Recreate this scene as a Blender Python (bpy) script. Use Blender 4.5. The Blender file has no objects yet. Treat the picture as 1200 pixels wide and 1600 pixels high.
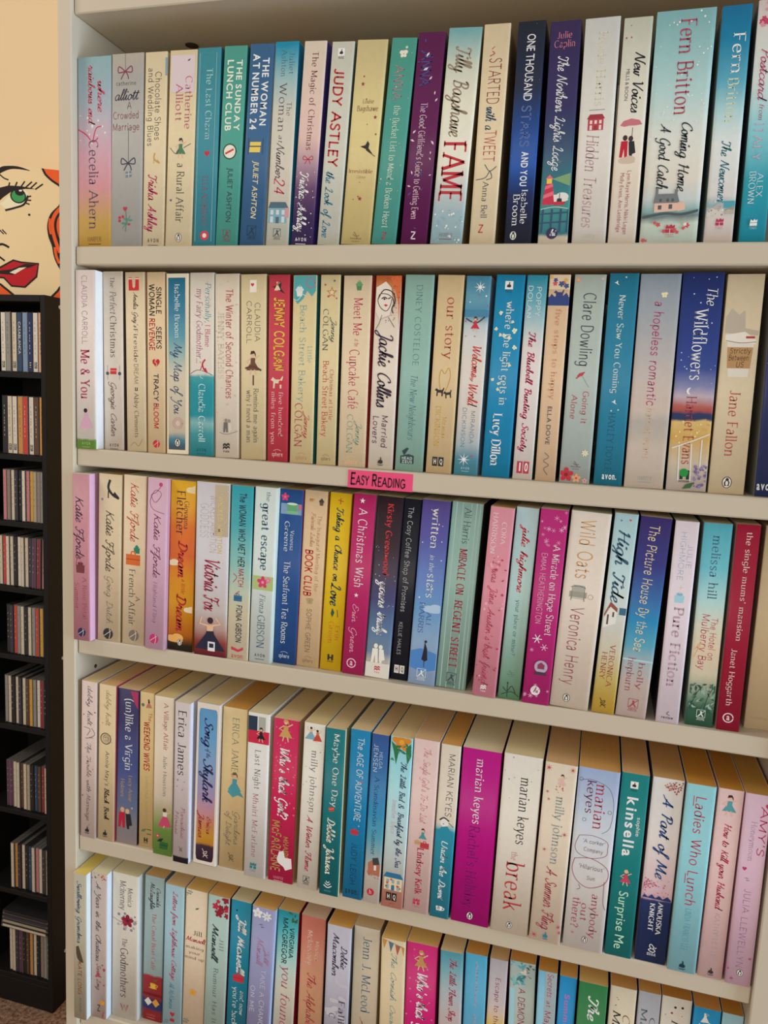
import bpy, math, random
from mathutils import Matrix, Vector

# ------------------------------------------------------------------ camera, light, exposure
SC = bpy.context.scene
COL = SC.collection
SC.view_settings.view_transform = 'Standard'
SC.view_settings.look = 'None'
SC.view_settings.exposure = 0.0
SC.view_settings.gamma = 1.0
SC.view_settings.use_curve_mapping = False
EYE = 1.61                                   # camera height above the floor, metres
CAM_Y = -0.755                               # camera stands this far in front of the bookcase
cam_d = bpy.data.cameras.new('camera'); cam = bpy.data.objects.new('camera', cam_d); COL.objects.link(cam)
cam_d.sensor_fit = 'VERTICAL'; cam_d.sensor_height = 36.0; cam_d.lens = 36.0 * 1210.4 / 1600.0
cam_d.clip_start = 0.02
_M = [[0.961196, -0.048897, 0.271499], [0.084126, 0.989243, -0.11967], [-0.262727, 0.137867, 0.95497]]
def _cv(v): return Vector((v[0], v[2], -v[1]))
_r, _u, _b = _cv(_M[0]), -_cv(_M[1]), -_cv(_M[2])
cam.matrix_world = Matrix(((_r.x, _u.x, _b.x, 0.0), (_r.y, _u.y, _b.y, CAM_Y), (_r.z, _u.z, _b.z, EYE), (0, 0, 0, 1)))
SC.camera = cam

w = bpy.data.worlds.new('room_air'); SC.world = w; w.use_nodes = True
w.node_tree.nodes['Background'].inputs[0].default_value = (1.0, 0.95, 0.87, 1)
w.node_tree.nodes['Background'].inputs[1].default_value = 0.42

def area(name, loc, target, sx, sy, power, color):
    d = bpy.data.lights.new(name, 'AREA'); d.shape = 'RECTANGLE'; d.size = sx; d.size_y = sy
    d.energy = power; d.color = color
    o = bpy.data.objects.new(name, d); COL.objects.link(o); o.location = loc
    o.rotation_euler = (Vector(target) - Vector(loc)).to_track_quat('-Z', 'Y').to_euler()
    return o
area('window_daylight', (2.4, -0.42, 1.3), (-0.5, 0.03, 1.25), 0.7, 1.7, 66.0, (0.62, 0.82, 1.0))
area('warm_front_fill', (-0.5, -2.1, 1.75), (-0.25, 0.0, 1.05), 1.4, 1.1, 13.5, (1.0, 0.92, 0.79))  # added warm fill from the front, set low to even out the shelves
area('alcove_fill', (-1.5, -0.5, 2.5), (-1.35, 1.1, 1.9), 0.6, 0.6, 7.5, (1.0, 0.90, 0.78))  # added warm fill aimed at the alcove wall, no fitting there
LIGHT = 0.80                                 # how bright white paper reads in this light: turns a seen colour into a paint colour

# ------------------------------------------------------------------ materials
def lin(c): return c / 12.92 if c <= 0.04045 else ((c + 0.055) / 1.055) ** 2.4
def rgb(h, k=None):
    k = LIGHT if k is None else k
    return tuple(min(0.93, lin(int(h[i:i + 2], 16) / 255.0) / k) for i in (0, 2, 4))
_mats = {}
def base_mat(name):
    m = bpy.data.materials.new(name); m.use_nodes = True
    nt = m.node_tree; return m, nt, nt.nodes['Principled BSDF']
def mat(h, rough=0.55, spec=0.3, vary=0.05, scale=60.0, bump=0.0, k=None, metal=0.0, name='paint'):
    """one plain colour with a faint procedural mottle"""
    key = (h, rough, spec, vary, scale, bump, k, metal, name)
    if key in _mats: return _mats[key]
    m, nt, bs = base_mat(name + '_' + h)
    bs.inputs['Roughness'].default_value = rough; bs.inputs['Specular IOR Level'].default_value = spec
    bs.inputs['Metallic'].default_value = metal
    c = rgb(h, k)
    tc = nt.nodes.new('ShaderNodeTexCoord'); nz = nt.nodes.new('ShaderNodeTexNoise')
    nz.inputs['Scale'].default_value = scale; nz.inputs['Detail'].default_value = 3
    nt.links.new(tc.outputs['Object'], nz.inputs['Vector'])
    mx = nt.nodes.new('ShaderNodeMix'); mx.data_type = 'RGBA'
    mx.inputs[6].default_value = tuple(x * (1 - vary) for x in c) + (1,)
    mx.inputs[7].default_value = tuple(min(0.95, x * (1 + vary)) for x in c) + (1,)
    nt.links.new(nz.outputs['Fac'], mx.inputs[0]); nt.links.new(mx.outputs[2], bs.inputs['Base Color'])
    if bump:
        bp = nt.nodes.new('ShaderNodeBump'); bp.inputs['Strength'].default_value = bump; bp.inputs['Distance'].default_value = 0.002
        nt.links.new(nz.outputs['Fac'], bp.inputs['Height']); nt.links.new(bp.outputs['Normal'], bs.inputs['Normal'])
    _mats[key] = m
    return m
def ink(h): return mat(h, 0.5, 0.25, 0.03, 400.0, name='ink')
def print_mat(stops, h, rough=0.42):
    """printed cover: a vertical run of colours down the spine (t = 0 at the head) under a faint laminate"""
    key = (tuple(stops), round(h, 3))
    if key in _mats: return _mats[key]
    m, nt, bs = base_mat('printed_cover')
    bs.inputs['Roughness'].default_value = rough; bs.inputs['Specular IOR Level'].default_value = 0.3
    tc = nt.nodes.new('ShaderNodeTexCoord'); sp = nt.nodes.new('ShaderNodeSeparateXYZ')
    nt.links.new(tc.outputs['Object'], sp.inputs[0])
    mr = nt.nodes.new('ShaderNodeMapRange')
    mr.inputs[1].default_value = h; mr.inputs[2].default_value = 0.0
    nz = nt.nodes.new('ShaderNodeTexNoise'); nz.inputs['Scale'].default_value = 70.0; nz.inputs['Detail'].default_value = 4
    nt.links.new(tc.outputs['Object'], nz.inputs['Vector'])
    ad = nt.nodes.new('ShaderNodeMath'); ad.operation = 'MULTIPLY_ADD'; ad.inputs[1].default_value = 0.006
    nt.links.new(nz.outputs['Fac'], ad.inputs[0]); nt.links.new(sp.outputs['Z'], ad.inputs[2])
    nt.links.new(ad.outputs[0], mr.inputs[0])
    cr = nt.nodes.new('ShaderNodeValToRGB'); el = cr.color_ramp.elements
    while len(el) < len(stops): el.new(0.5)
    if len(stops) == 1: el.remove(el[1])
    for e, (t, c) in zip(el, stops): e.position = t
    for e, (t, c) in zip(el, stops): e.color = rgb(c) + (1,)
    nt.links.new(mr.outputs[0], cr.inputs[0])
    n2 = nt.nodes.new('ShaderNodeTexNoise'); n2.inputs['Scale'].default_value = 160.0; n2.inputs['Detail'].default_value = 5
    nt.links.new(tc.outputs['Object'], n2.inputs['Vector'])
    mp = nt.nodes.new('ShaderNodeMapRange'); mp.inputs[3].default_value = 0.93; mp.inputs[4].default_value = 1.06
    nt.links.new(n2.outputs['Fac'], mp.inputs[0])
    hs = nt.nodes.new('ShaderNodeHueSaturation')
    nt.links.new(mp.outputs[0], hs.inputs['Value']); nt.links.new(cr.outputs[0], hs.inputs['Color'])
    nt.links.new(hs.outputs[0], bs.inputs['Base Color'])
    _mats[key] = m
    return m
def page_mat(h):
    """edges of many pages: fine lines across the block, slightly foxed"""
    key = ('pages', h)
    if key in _mats: return _mats[key]
    m, nt, bs = base_mat('page_edges_' + h)
    bs.inputs['Roughness'].default_value = 0.85; bs.inputs['Specular IOR Level'].default_value = 0.1
    tc = nt.nodes.new('ShaderNodeTexCoord'); mp = nt.nodes.new('ShaderNodeMapping')
    mp.inputs['Scale'].default_value = (2600.0, 6.0, 6.0)
    nz = nt.nodes.new('ShaderNodeTexNoise'); nz.inputs['Scale'].default_value = 1.0; nz.inputs['Detail'].default_value = 2
    nt.links.new(tc.outputs['Object'], mp.inputs[0]); nt.links.new(mp.outputs[0], nz.inputs['Vector'])
    c = rgb(h, 0.60)
    mx = nt.nodes.new('ShaderNodeMix'); mx.data_type = 'RGBA'
    mx.inputs[6].default_value = tuple(x * 0.86 for x in c) + (1,)
    mx.inputs[7].default_value = tuple(min(0.93, x * 1.15) for x in c) + (1,)
    nt.links.new(nz.outputs['Fac'], mx.inputs[0]); nt.links.new(mx.outputs[2], bs.inputs['Base Color'])
    _mats[key] = m
    return m

# ------------------------------------------------------------------ mesh helpers
class MB:
    """collects faces with material slots; build() links them as one mesh object"""
    def __init__(s): s.v = []; s.f = []; s.mi = []; s.m = []
    def slot(s, m):
        if m not in s.m: s.m.append(m)
        return s.m.index(m)
    def add(s, vs, fs, m):
        k = s.slot(m); o = len(s.v); s.v += vs
        s.f += [tuple(i + o for i in f) for f in fs]; s.mi += [k] * len(fs)
    def box(s, x0, x1, y0, y1, z0, z1, m, b=0.0):
        if b <= 0:
            vs = [(x, y, z) for z in (z0, z1) for y in (y0, y1) for x in (x0, x1)]
            s.add(vs, [(0, 2, 3, 1), (4, 5, 7, 6), (0, 1, 5, 4), (1, 3, 7, 5), (3, 2, 6, 7), (2, 0, 4, 6)], m)
            return
        # chamfered box
        vs = []; X = (x0, x1); Y = (y0, y1); Z = (z0, z1)
        idx = {}
        for i in (0, 1):
            for j in (0, 1):
                for k in (0, 1):
                    px, py, pz = X[i], Y[j], Z[k]; dx = b * (1 - 2 * i); dy = b * (1 - 2 * j); dz = b * (1 - 2 * k)
                    for ax, p in enumerate(((px, py + dy, pz + dz), (px + dx, py, pz + dz), (px + dx, py + dy, pz))):
                        idx[i, j, k, ax] = len(vs); vs.append(p)
        fs = []
        for i in (0, 1):
            fs.append([idx[i, 0, 0, 0], idx[i, 1, 0, 0], idx[i, 1, 1, 0], idx[i, 0, 1, 0]])
            fs.append([idx[0, i, 0, 1], idx[1, i, 0, 1], idx[1, i, 1, 1], idx[0, i, 1, 1]])
            fs.append([idx[0, 0, i, 2], idx[1, 0, i, 2], idx[1, 1, i, 2], idx[0, 1, i, 2]])
        for a in (0, 1):
            for c in (0, 1):
                fs.append([idx[a, c, 0, 0], idx[a, c, 1, 0], idx[a, c, 1, 1], idx[a, c, 0, 1]])
                fs.append([idx[a, 0, c, 0], idx[a, 1, c, 0], idx[a, 1, c, 2], idx[a, 0, c, 2]])
                fs.append([idx[0, a, c, 1], idx[1, a, c, 1], idx[1, a, c, 2], idx[0, a, c, 2]])
        for i in (0, 1):
            for j in (0, 1):
                for k in (0, 1): fs.append([idx[i, j, k, 0], idx[i, j, k, 1], idx[i, j, k, 2]])
        ctr = Vector(((x0 + x1) / 2, (y0 + y1) / 2, (z0 + z1) / 2)); out = []
        for f in fs:
            p = [Vector(vs[q]) for q in f]; n = (p[1] - p[0]).cross(p[2] - p[0])
            out.append(tuple(f) if n.dot(sum(p, Vector()) / len(p) - ctr) > 0 else tuple(reversed(f)))
        s.add(vs, out, m)
    def disc(s, c, r, axis, depth, m, n=20):
        """a short cylinder along axis (0 x, 1 y, 2 z)"""
        vs = []
        for d in (-depth / 2, depth / 2):
            for i in range(n):
                a = 2 * math.pi * i / n; p = [0, 0, 0]; p[axis] = d
                p[(axis + 1) % 3] = r * math.cos(a); p[(axis + 2) % 3] = r * math.sin(a)
                vs.append(tuple(c[q] + p[q] for q in range(3)))
        fs = [tuple(range(n - 1, -1, -1)), tuple(range(n, 2 * n))] + [(i, (i + 1) % n, n + (i + 1) % n, n + i) for i in range(n)]
        s.add(vs, fs, m)
    def build(s, name, parent=None, smooth=False):
        me = bpy.data.meshes.new(name); me.from_pydata(s.v, [], s.f)
        for m in s.m: me.materials.append(m)
        me.polygons.foreach_set('material_index', s.mi)
        if smooth: me.polygons.foreach_set('use_smooth', [True] * len(me.polygons))
        me.update()
        o = bpy.data.objects.new(name, me); COL.objects.link(o)
        if parent: o.parent = parent
        return o
def thing(name, loc, label, cat, group=None, rot=(0, 0, 0)):
    o = bpy.data.objects.new(name, None); COL.objects.link(o); o.location = loc; o.rotation_euler = rot
    o.empty_display_size = 0.02
    o['label'] = label; o['category'] = cat
    if group: o['group'] = group
    return o
def tag(o, label, cat, group=None):
    o['label'] = label; o['category'] = cat
    if group: o['group'] = group
    return o
def struct(o): o['kind'] = 'structure'; return o

# ------------------------------------------------------------------ pen lettering: glyphs as pen strokes
# L polyline, C smooth curve, E ellipse arc (cx,cy,rx,ry,a0,a1), V stem (x,y0,y1), S serif bar; 14 = capital height
PRINT = {
'A': '13|L0,0 6.5,14|L6.5,14 13,0|L2.6,5 10.4,5|S0,0|S13,0',
'B': '10|V1.5,0,14|C1.5,14 6,14 8.5,12.4 8.5,9 6,7.5 1.5,7.5|C1.5,7.5 6.5,7.5 9.5,6 9.5,1.8 6.5,0 1.5,0',
'C': '12.5|E7,7,6.2,7.2,48,312', 'D': '12.5|V1.5,0,14|C1.5,14 6,14 10.3,11.7 11.5,7 10.3,2.3 6,0 1.5,0',
'E': '9.8|V1.5,0,14|L1.5,14 9,14|L1.5,7.3 7.5,7.3|L1.5,0 9.3,0', 'F': '9|V1.5,0,14|L1.5,14 8.8,14|L1.5,7.2 7.2,7.2',
'G': '13.5|E7,7,6.2,7.2,48,330|L12.6,1.5 12.6,6.3|L8.3,6.3 12.8,6.3', 'H': '12.5|V1.5,0,14|V11,0,14|L1.5,7.2 11,7.2',
'I': '3|V1.5,0,14', 'J': '7|L5.5,14 5.5,4|C5.5,4 5,1 3,0 .5,1|S5.5,14', 'K': '11.5|V1.5,0,14|L10.5,14 1.5,6|L4.5,8.5 11,0|S10.5,14|S11,0',
'L': '9|V1.5,0,14|L1.5,0 9,0', 'M': '15|V1.5,0,14|L1.5,14 7.5,1.5|L7.5,1.5 13.5,14|V13.5,0,14', 'N': '12.5|V1.5,0,14|L1.5,14 11,0|V11,0,14',
'O': '14|E7,7,6.3,7.2,0,360', 'P': '10|V1.5,0,14|C1.5,14 6.5,14 9.3,12.5 9.3,8.5 6.5,6.7 1.5,6.7', 'Q': '14|E7,7,6.3,7.2,0,360|L8,3 13,-2',
'R': '11|V1.5,0,14|C1.5,14 6.5,14 9.3,12.5 9.3,8.7 6.5,7 1.5,7|L5.2,7 10.5,0|S10.5,0',
'S': '9.5|C8.5,12 6.8,13.9 4.2,13.9 1.8,12.6 1.6,9.8 4.2,7.7 7.8,5.7 8.5,3 6.5,.3 3.6,0 1,2',
'T': '11|V5.5,0,14|L.3,14 10.7,14', 'U': '12|L1.5,14 1.5,5|C1.5,5 2.2,1.4 6,0 9.8,1.4 10.5,5|L10.5,5 10.5,14|S1.5,14|S10.5,14',
'V': '12|L.5,14 6,0|L6,0 11.5,14|S.5,14|S11.5,14', 'W': '17|L.5,14 4.7,0|L4.7,0 8.5,13|L8.5,13 12.3,0|L12.3,0 16.5,14|S.5,14|S16.5,14',
'X': '11|L.5,14 10.5,0|L10.5,14 .5,0|S.5,14|S10.5,0|S10.5,14|S.5,0', 'Y': '11|L.5,14 5.5,7|L10.5,14 5.5,7|V5.5,0,7|S.5,14|S10.5,14',
'Z': '10|L.8,14 9.3,14|L9.3,14 .5,0|L.5,0 9.6,0',
'a': '8.6|C1.4,8.2 3,9.6 5.3,9.4 6.7,7.6 6.7,4|L6.7,7 6.7,0|C6.7,5.6 3,5.2 .9,3 1.4,.6 3.8,0 6.7,2.2', 'b': '9.6|V1.5,0,15|E5.1,4.8,3.8,4.8,0,360',
'c': '8.2|E4.8,4.8,4.1,4.9,42,318', 'd': '9.6|V8,0,15|E4.4,4.8,3.8,4.8,0,360', 'e': '8.8|L.9,5.1 8,5.1|C8,5.1 7.3,8.6 4.6,9.6 1.7,8.3 .7,4.8 1.7,1.3 4.7,0 7.7,1.7',
'f': '6|C6.8,14.2 4.8,15 3.2,13.6 2.8,11|L2.8,11 2.8,0|L.3,9.4 5.5,9.4|S2.8,0', 'g': '9.2|E4.4,5.1,3.6,4.4,0,360|C8,9.4 8,-.5 6.6,-3.7 3.6,-4.3 1,-3',
'h': '10|V1.5,0,15|C1.5,6.5 3.2,9 6,9.5 7.9,7.6 8,4.5|L8,5 8,0|S8,0', 'i': '3|V1.5,0,9.6|E1.5,13,.55,.55,0,360', 'j': '3.6|C2.2,9.6 2.2,0 1.8,-3 -.5,-4|E2.2,13,.55,.55,0,360',
'k': '9|V1.5,0,15|L7.6,9.4 1.5,3.8|L3.8,6 8.4,0', 'l': '3|V1.5,0,15', 'm': '15|V1.5,0,9.6|C1.5,6.5 3,9 5.4,9.5 7,7.6 7.1,4.5|L7.1,5 7.1,0|C7.1,6.5 8.8,9 11.2,9.5 12.8,7.6 12.9,4.5|L12.9,5 12.9,0|S7.1,0|S12.9,0',
'n': '10|V1.5,0,9.6|C1.5,6.5 3.2,9 6,9.5 7.9,7.6 8,4.5|L8,5 8,0|S8,0', 'o': '9.6|E4.8,4.8,4.1,4.9,0,360', 'p': '9.6|V1.5,-4.5,9.6|E5.1,4.8,3.8,4.8,0,360', 'q': '9.6|V8,-4.5,9.6|E4.4,4.8,3.8,4.8,0,360',
'r': '6.6|V1.5,0,9.6|C1.5,6 2.8,8.8 4.6,9.7 6.4,9', 's': '7.4|C6.4,8.2 4.8,9.6 2.6,9.4 1.2,7.8 2,5.9 5,4.3 6.4,2.6 5.4,.5 3,0 .9,1.4',
't': '6|L2.8,12.5 2.8,2.5|C2.8,2.5 3.2,.4 4.4,0 5.8,.8|L.4,9.4 5.6,9.4', 'u': '10|L1.5,9.6 1.5,4|C1.5,4 1.9,.8 4.2,0 6.6,.9 8,3.2|L8,9.6 8,0|S8,0', 'v': '8.8|L.5,9.5 4.4,0|L4.4,0 8.3,9.5|S.5,9.5|S8.3,9.5',
'w': '13|L.5,9.5 3.6,0|L3.6,0 6.5,9|L6.5,9 9.4,0|L9.4,0 12.5,9.5|S.5,9.5|S12.5,9.5', 'x': '8.4|L.6,9.5 7.8,0|L7.8,9.5 .6,0|S.6,0|S7.8,0', 'y': '8.8|L.5,9.5 4.5,0|C8.3,9.5 4.5,0 3,-3.6 .8,-4.2|S.5,9.5|S8.3,9.5', 'z': '8|L.8,9.5 7.2,9.5|L7.2,9.5 .6,0|L.6,0 7.5,0',
'0': '10|E5,7,4,7.1,0,360', '1': '5|L1,11 3,14|V3,0,14', '2': '9.5|C1,10.5 2,13.4 5,14 8,12 7.8,9 5,5 1,0|L1,0 8.8,0', '4': '10|L7,0 7,14|L7,14 .8,4|L.8,4 9.4,4', '3': '9|C1,12 4,14 7.6,12 7,8.6 4,7.4 7.4,6.4 8.2,3 5,0 1,1.6',
'5': '9|L7.6,14 2,14|L2,14 1.6,8|C1.6,8 5,9 8,7 7.8,2 4,0 1,1.4', '6': '9.5|E5,4.5,3.8,4.5,0,360|C1.2,5 1.6,10 4,13 7.6,13.6', '7': '9|L.6,14 8.6,14|L8.6,14 3,0', '8': '9.5|E4.8,10.6,3.2,3.4,0,360|E4.8,3.7,3.9,3.8,0,360', '9': '9.5|E4.6,9.5,3.8,4.5,0,360|C8.4,9 8,4 5.6,1 2,.4',
'.': '3|E1.5,.6,.5,.5,0,360', ',': '3|C1.6,1 2,0 .9,-2.4', "'": '3|L1.6,14.5 1.3,11', '?': '8|C1,11 2,13.6 4.6,14 7.2,12 6.6,9 4,6.6 3.9,4|E3.9,.6,.5,.5,0,360', '!': '3|L1.5,14 1.5,4|E1.5,.6,.5,.5,0,360', '-': '6|L.8,5.5 5.2,5.5',
'(': '4.5|C4,15.5 1.5,11 1.2,6 2,1 4,-3', ')': '4.5|C.5,15.5 3,11 3.3,6 2.5,1 .5,-3', ':': '3|E1.5,.6,.5,.5,0,360|E1.5,8,.5,.5,0,360', ' ': '5|',
'&': '12|C11,0 3,9.5 3,12.6 5,14 7,12.4 6.4,9.6 2,6 1.4,2.6 4.2,0 8,1 10.6,6', '"': '5|L1.4,14.5 1.2,11|L3.6,14.5 3.4,11', '\u00e9': '8.8|L.9,5.1 8,5.1|C8,5.1 7.3,8.6 4.6,9.6 1.7,8.3 .7,4.8 1.7,1.3 4.7,0 7.7,1.7|L4,11.5 6.4,14'}
SCRIPT = {
'a': '8.4|C6.5,7 4,8 1.5,6 1,2.5 3,0 5.5,2 6.5,7 6.3,2 7.3,.1 8.8,2', 'b': '7.4|C0,2 2.5,9 3.5,14.5 2,15.5 1.5,11 1.5,3 3,0 5.4,1.5 6,4.8 4.6,7 5.6,6.3 7.6,6', 'c': '6.8|C6,6.5 4,8 1.5,6 1,2.5 3,0 5.4,.6 7.2,2.4',
'd': '8.6|C6.5,7 4,8 1.5,6 1,2.5 3,0 5.5,2 6.8,8 7,15.5 6.5,6 6.6,1.5 7.6,.1 9,2', 'e': '6.2|C0,2 3,3.5 5,5.5 4.5,7.8 2.5,7.4 1.2,4 2,.8 4,0 6.6,2', 'f': '5.6|C0,2 3,8 5.5,14 4.5,15.5 3,13 2.8,4 2.5,-5 1.2,-6.5 .8,-4.5 3,0 6,2',
'g': '8|C6.5,7 4,8 1.5,6 1,2.5 3,0 5.5,2 6.5,7 6.2,0 5.5,-5 3.5,-6.6 1.5,-5.2 4,-1.5 8.4,2', 'h': '8.2|C0,2 2.5,9 3.6,14.5 2.2,15.5 1.6,11 1.4,0|C1.5,3 3.5,7.5 5.5,7.8 6,5.5 5.8,1.5 7,.1 8.6,2', 'i': '4|C0,2 1.8,7.5 1.6,2 2.6,.1 4.4,2|E2.4,11.5,.35,.35,0,360',
'j': '4|C0,2 2,7.5 1.8,0 1.4,-5 -.4,-6.4 -1.6,-5 1,-1.2 4.4,2|E2.4,11.5,.35,.35,0,360', 'k': '7.2|C0,2 2.5,9 3.6,14.5 2.2,15.5 1.6,11 1.4,0|C1.5,4 4,7.8 5.5,7 4.5,5 2.5,4 4,3.5 5.4,.3 7.6,2', 'l': '4|C0,2 2.8,9 3.8,14.5 2.4,15.5 1.7,11 1.6,3 2.6,.1 4.4,2',
'm': '10.6|C0,3 1.2,7.5 1.4,4 1.3,0|C1.4,4 3,7.6 4.6,7.4 4.7,4 4.6,0|C4.7,4 6.4,7.7 8,7.4 8.1,4 8.2,1 9.2,.1 11,2', 'n': '7.4|C0,3 1.2,7.5 1.4,4 1.3,0|C1.4,4 3,7.6 4.6,7.5 4.8,4 5,1 6,.1 7.8,2', 'o': '7|C4,8 1.5,6.5 1,3 3,0 5.5,2 5.5,6 4,8 5.4,6.4 7.4,6',
'p': '7.4|C0,3 1.8,8 1.6,0 1.4,-6.5|C1.6,4 3.5,7.8 6,6.5 5.8,2 3.6,.2 1.8,1.5|C3.6,.2 6,.2 7.8,2', 'q': '7.6|C6.5,7 4,8 1.5,6 1,2.5 3,0 5.5,2 6.5,7 6.3,0 6.2,-6 7.6,-4|L5,-1 8,1.5', 'r': '6.2|C0,3 1.5,7.5 2,8.6 2.4,7 4.5,7 4.2,2 5,.1 6.6,2', 's': '5.6|C0,1 2.5,5 3.4,8 4.6,4 4.4,1 2.5,0 1,1|C4,.4 6,2',
't': '5|C0,2 2,8 2.8,13 2.2,4 3,.1 5.4,2|L.3,9.6 5,9.8', 'u': '8|C0,3 1.4,7.6 1.3,3 2.6,0 4.6,1.8 5.8,7.5 5.6,2 6.6,.1 8.4,2', 'v': '6.6|C0,4 1.4,7.8 2.4,3 3,0 4.6,4 5.2,7.6 7,6.5', 'w': '9|C0,4 1.4,7.8 1.8,3 3,0 4.6,3 5,7.4 5.2,2 6.6,0 8,3.5 8.2,7.6 9.6,6.6', 'x': '6.4|C0,5 1.5,7.8 3,4 4.4,.2 6.6,2|L5.6,7.6 .8,0',
'y': '7.8|C0,3 1.4,7.6 1.3,3 2.6,0 4.6,1.8 5.8,7.5 5.4,0 4.8,-5 3,-6.6 1,-5 3.5,-1.5 8.2,2', 'z': '6.4|C.6,6.4 2,7.8 4.8,7 1,0 3.4,.6 4,-2 2.4,-6 .8,-4.8 3,-1 6.8,2',
'A': '12|C-1,0 3,3 6.5,9 8.2,14 8,6 9,0|C2.6,5 6,4.2 11.6,5.4', 'F': '10|C1,10 1.4,14 5,13 9,13 12,14.6|C6,13 4.6,5 3,0 1,0 .4,2|L2.6,7 9,7.6', 'T': '9|C.6,10.6 1.4,14 5,13 9,13 11,14.6|C6.4,13.2 5.2,5 3.6,0 1.8,0 1.4,2', 'M': '14|C0,0 2,6 3.2,14 4.4,8 6.4,2 9,9 10.6,14 10.6,6 11.2,.4 13.6,1.6', 'S': '9|C9,12 7,14.4 4.4,13 4.2,10 7,6.6 7,2.6 4,0 .6,1 1,3.4', 'L': '10|C2,11 4,14.4 6,13 4.6,6 2.6,1 .6,1 2,2.4 5,.4 9.6,1', 'H': '12|C1,11 3,14 2.8,7 1.8,0|C10.4,14 9,6 9.4,.6 11.6,1.4|C1.4,6.6 6,7.4 10.6,8', 'W': '15|C0,12.6 1.6,14 2.2,7 3,0 6,6 7.6,12.4 8,5 9,0 12,6 14.6,14', 'R': '11|C2.4,0 3.6,7 4,14 1.6,12 3,14.6 7,14.4 9,11.6 7.4,8.6 4,7.6 7,5 8.6,.6 11.4,1.4', 'C': '10|C10,11.6 8.6,14.4 5,12.6 2,8 1.8,3 4.6,0 8,1 10.4,3.6', 'B': '10|C2.4,0 3.4,7 3.8,14 1,12 3,14.6 7,14.2 8.4,11.6 7,8.6 4.4,7.6 8,6.6 8.6,2.6 6,.2 2,.4', 'Y': '10|C0,12 1.4,14 2.4,9 3.6,6.6 6,9 9,14 7,6 4.6,-3 2,-5.6 0,-4', 'D': '12|C3,0 4,7 4.4,14 2,12.6 4,14.4 8,13.6 11,9.6 10.4,4.4 7,.6 2,.4 .6,2', 'J': '8|C2,12 4,14.6 7.4,13.6 6.6,6 5,-3 2.4,-5.4 .6,-3.6 4,-.6 8.4,2', 'P': '9|C2.4,0 3.4,7 3.8,14 1,11.6 3,14.6 7.6,14 8.6,10.6 6.4,7.6 3.4,7.4', 'K': '11|C2.6,14 2.4,6 1.6,0|C10,14 6,9 2.2,6.8 5,6 7.6,1 11,1.6', 'I': '6|C1,12 3,14.2 6,13.6|L4,13.8 2.4,.4|C.4,1 3,0 5.4,1', 'N': '12|C0,.4 2,7 3.4,14 5,8 8.4,0 9.6,8 11,14.6 12.4,14', 'G': '11|C9.6,11.6 8,14.4 4.6,12.6 2,8 2,3 4.6,.4 8,2 9.4,6.6 8.8,0 7,-5 4,-6 2.6,-4', 'E': '9|C8.6,12 6,14.4 3.2,12.6 3.6,9 6.6,7.8 3,7.4 1.4,3.6 3,.4 6.4,.6 9,3', 'V': '10|C0,12.6 1.6,14 3,7 4.2,0 7,8 10.4,15'}

def _cr(pts, k):
    if len(pts) < 3: return pts
    out = []; n = len(pts)
    for i in range(n - 1):
        p0 = pts[i - 1] if i else pts[0]; p1 = pts[i]; p2 = pts[i + 1]; p3 = pts[i + 2] if i + 2 < n else p2
        for j in range(k):
            t = j / k; t2 = t * t; t3 = t2 * t
            out.append(tuple(0.5 * (2 * p1[a] + (p2[a] - p0[a]) * t + (2 * p0[a] - 5 * p1[a] + 4 * p2[a] - p3[a]) * t2 + (3 * p1[a] - p0[a] - 3 * p2[a] + p3[a]) * t3) for a in (0, 1)))
    out.append(pts[-1]); return out
def ribbon(pts, width, closed=False, nib=None, cap=True):
    """a pen stroke as a strip of quads; nib = (thick, thin) gives a broad-pen contrast"""
    p = [pts[0]]
    for q in pts[1:]:
        if abs(q[0] - p[-1][0]) + abs(q[1] - p[-1][1]) > 1e-6: p.append(q)
    n = len(p)
    if n < 2: return [], []
    vs = []; fs = []
    def wid(dx, dy):
        if not nib: return width
        a = math.atan2(dy, dx) - 0.26
        return nib[1] + (nib[0] - nib[1]) * abs(math.sin(a)) ** 1.3
    for i in range(n):
        if closed: a, b = p[(i - 1) % (n - 1)] if i in (0, n - 1) else p[i - 1], p[1] if i in (0, n - 1) else p[i + 1]
        else: a, b = p[max(0, i - 1)], p[min(n - 1, i + 1)]
        dx, dy = b[0] - a[0], b[1] - a[1]; l = math.hypot(dx, dy) or 1e-9; dx /= l; dy /= l
        h = wid(dx, dy) / 2; x, y = p[i]
        if cap and not closed and not nib:
            if i == 0: x -= dx * h * 0.6; y -= dy * h * 0.6
            if i == n - 1: x += dx * h * 0.6; y += dy * h * 0.6
        vs += [(x + dy * h, y - dx * h), (x - dy * h, y + dx * h)]
    fs = [(2 * i, 2 * i + 2, 2 * i + 3, 2 * i + 1) for i in range(n - 1)]
    return vs, fs
_gl = {}
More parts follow.
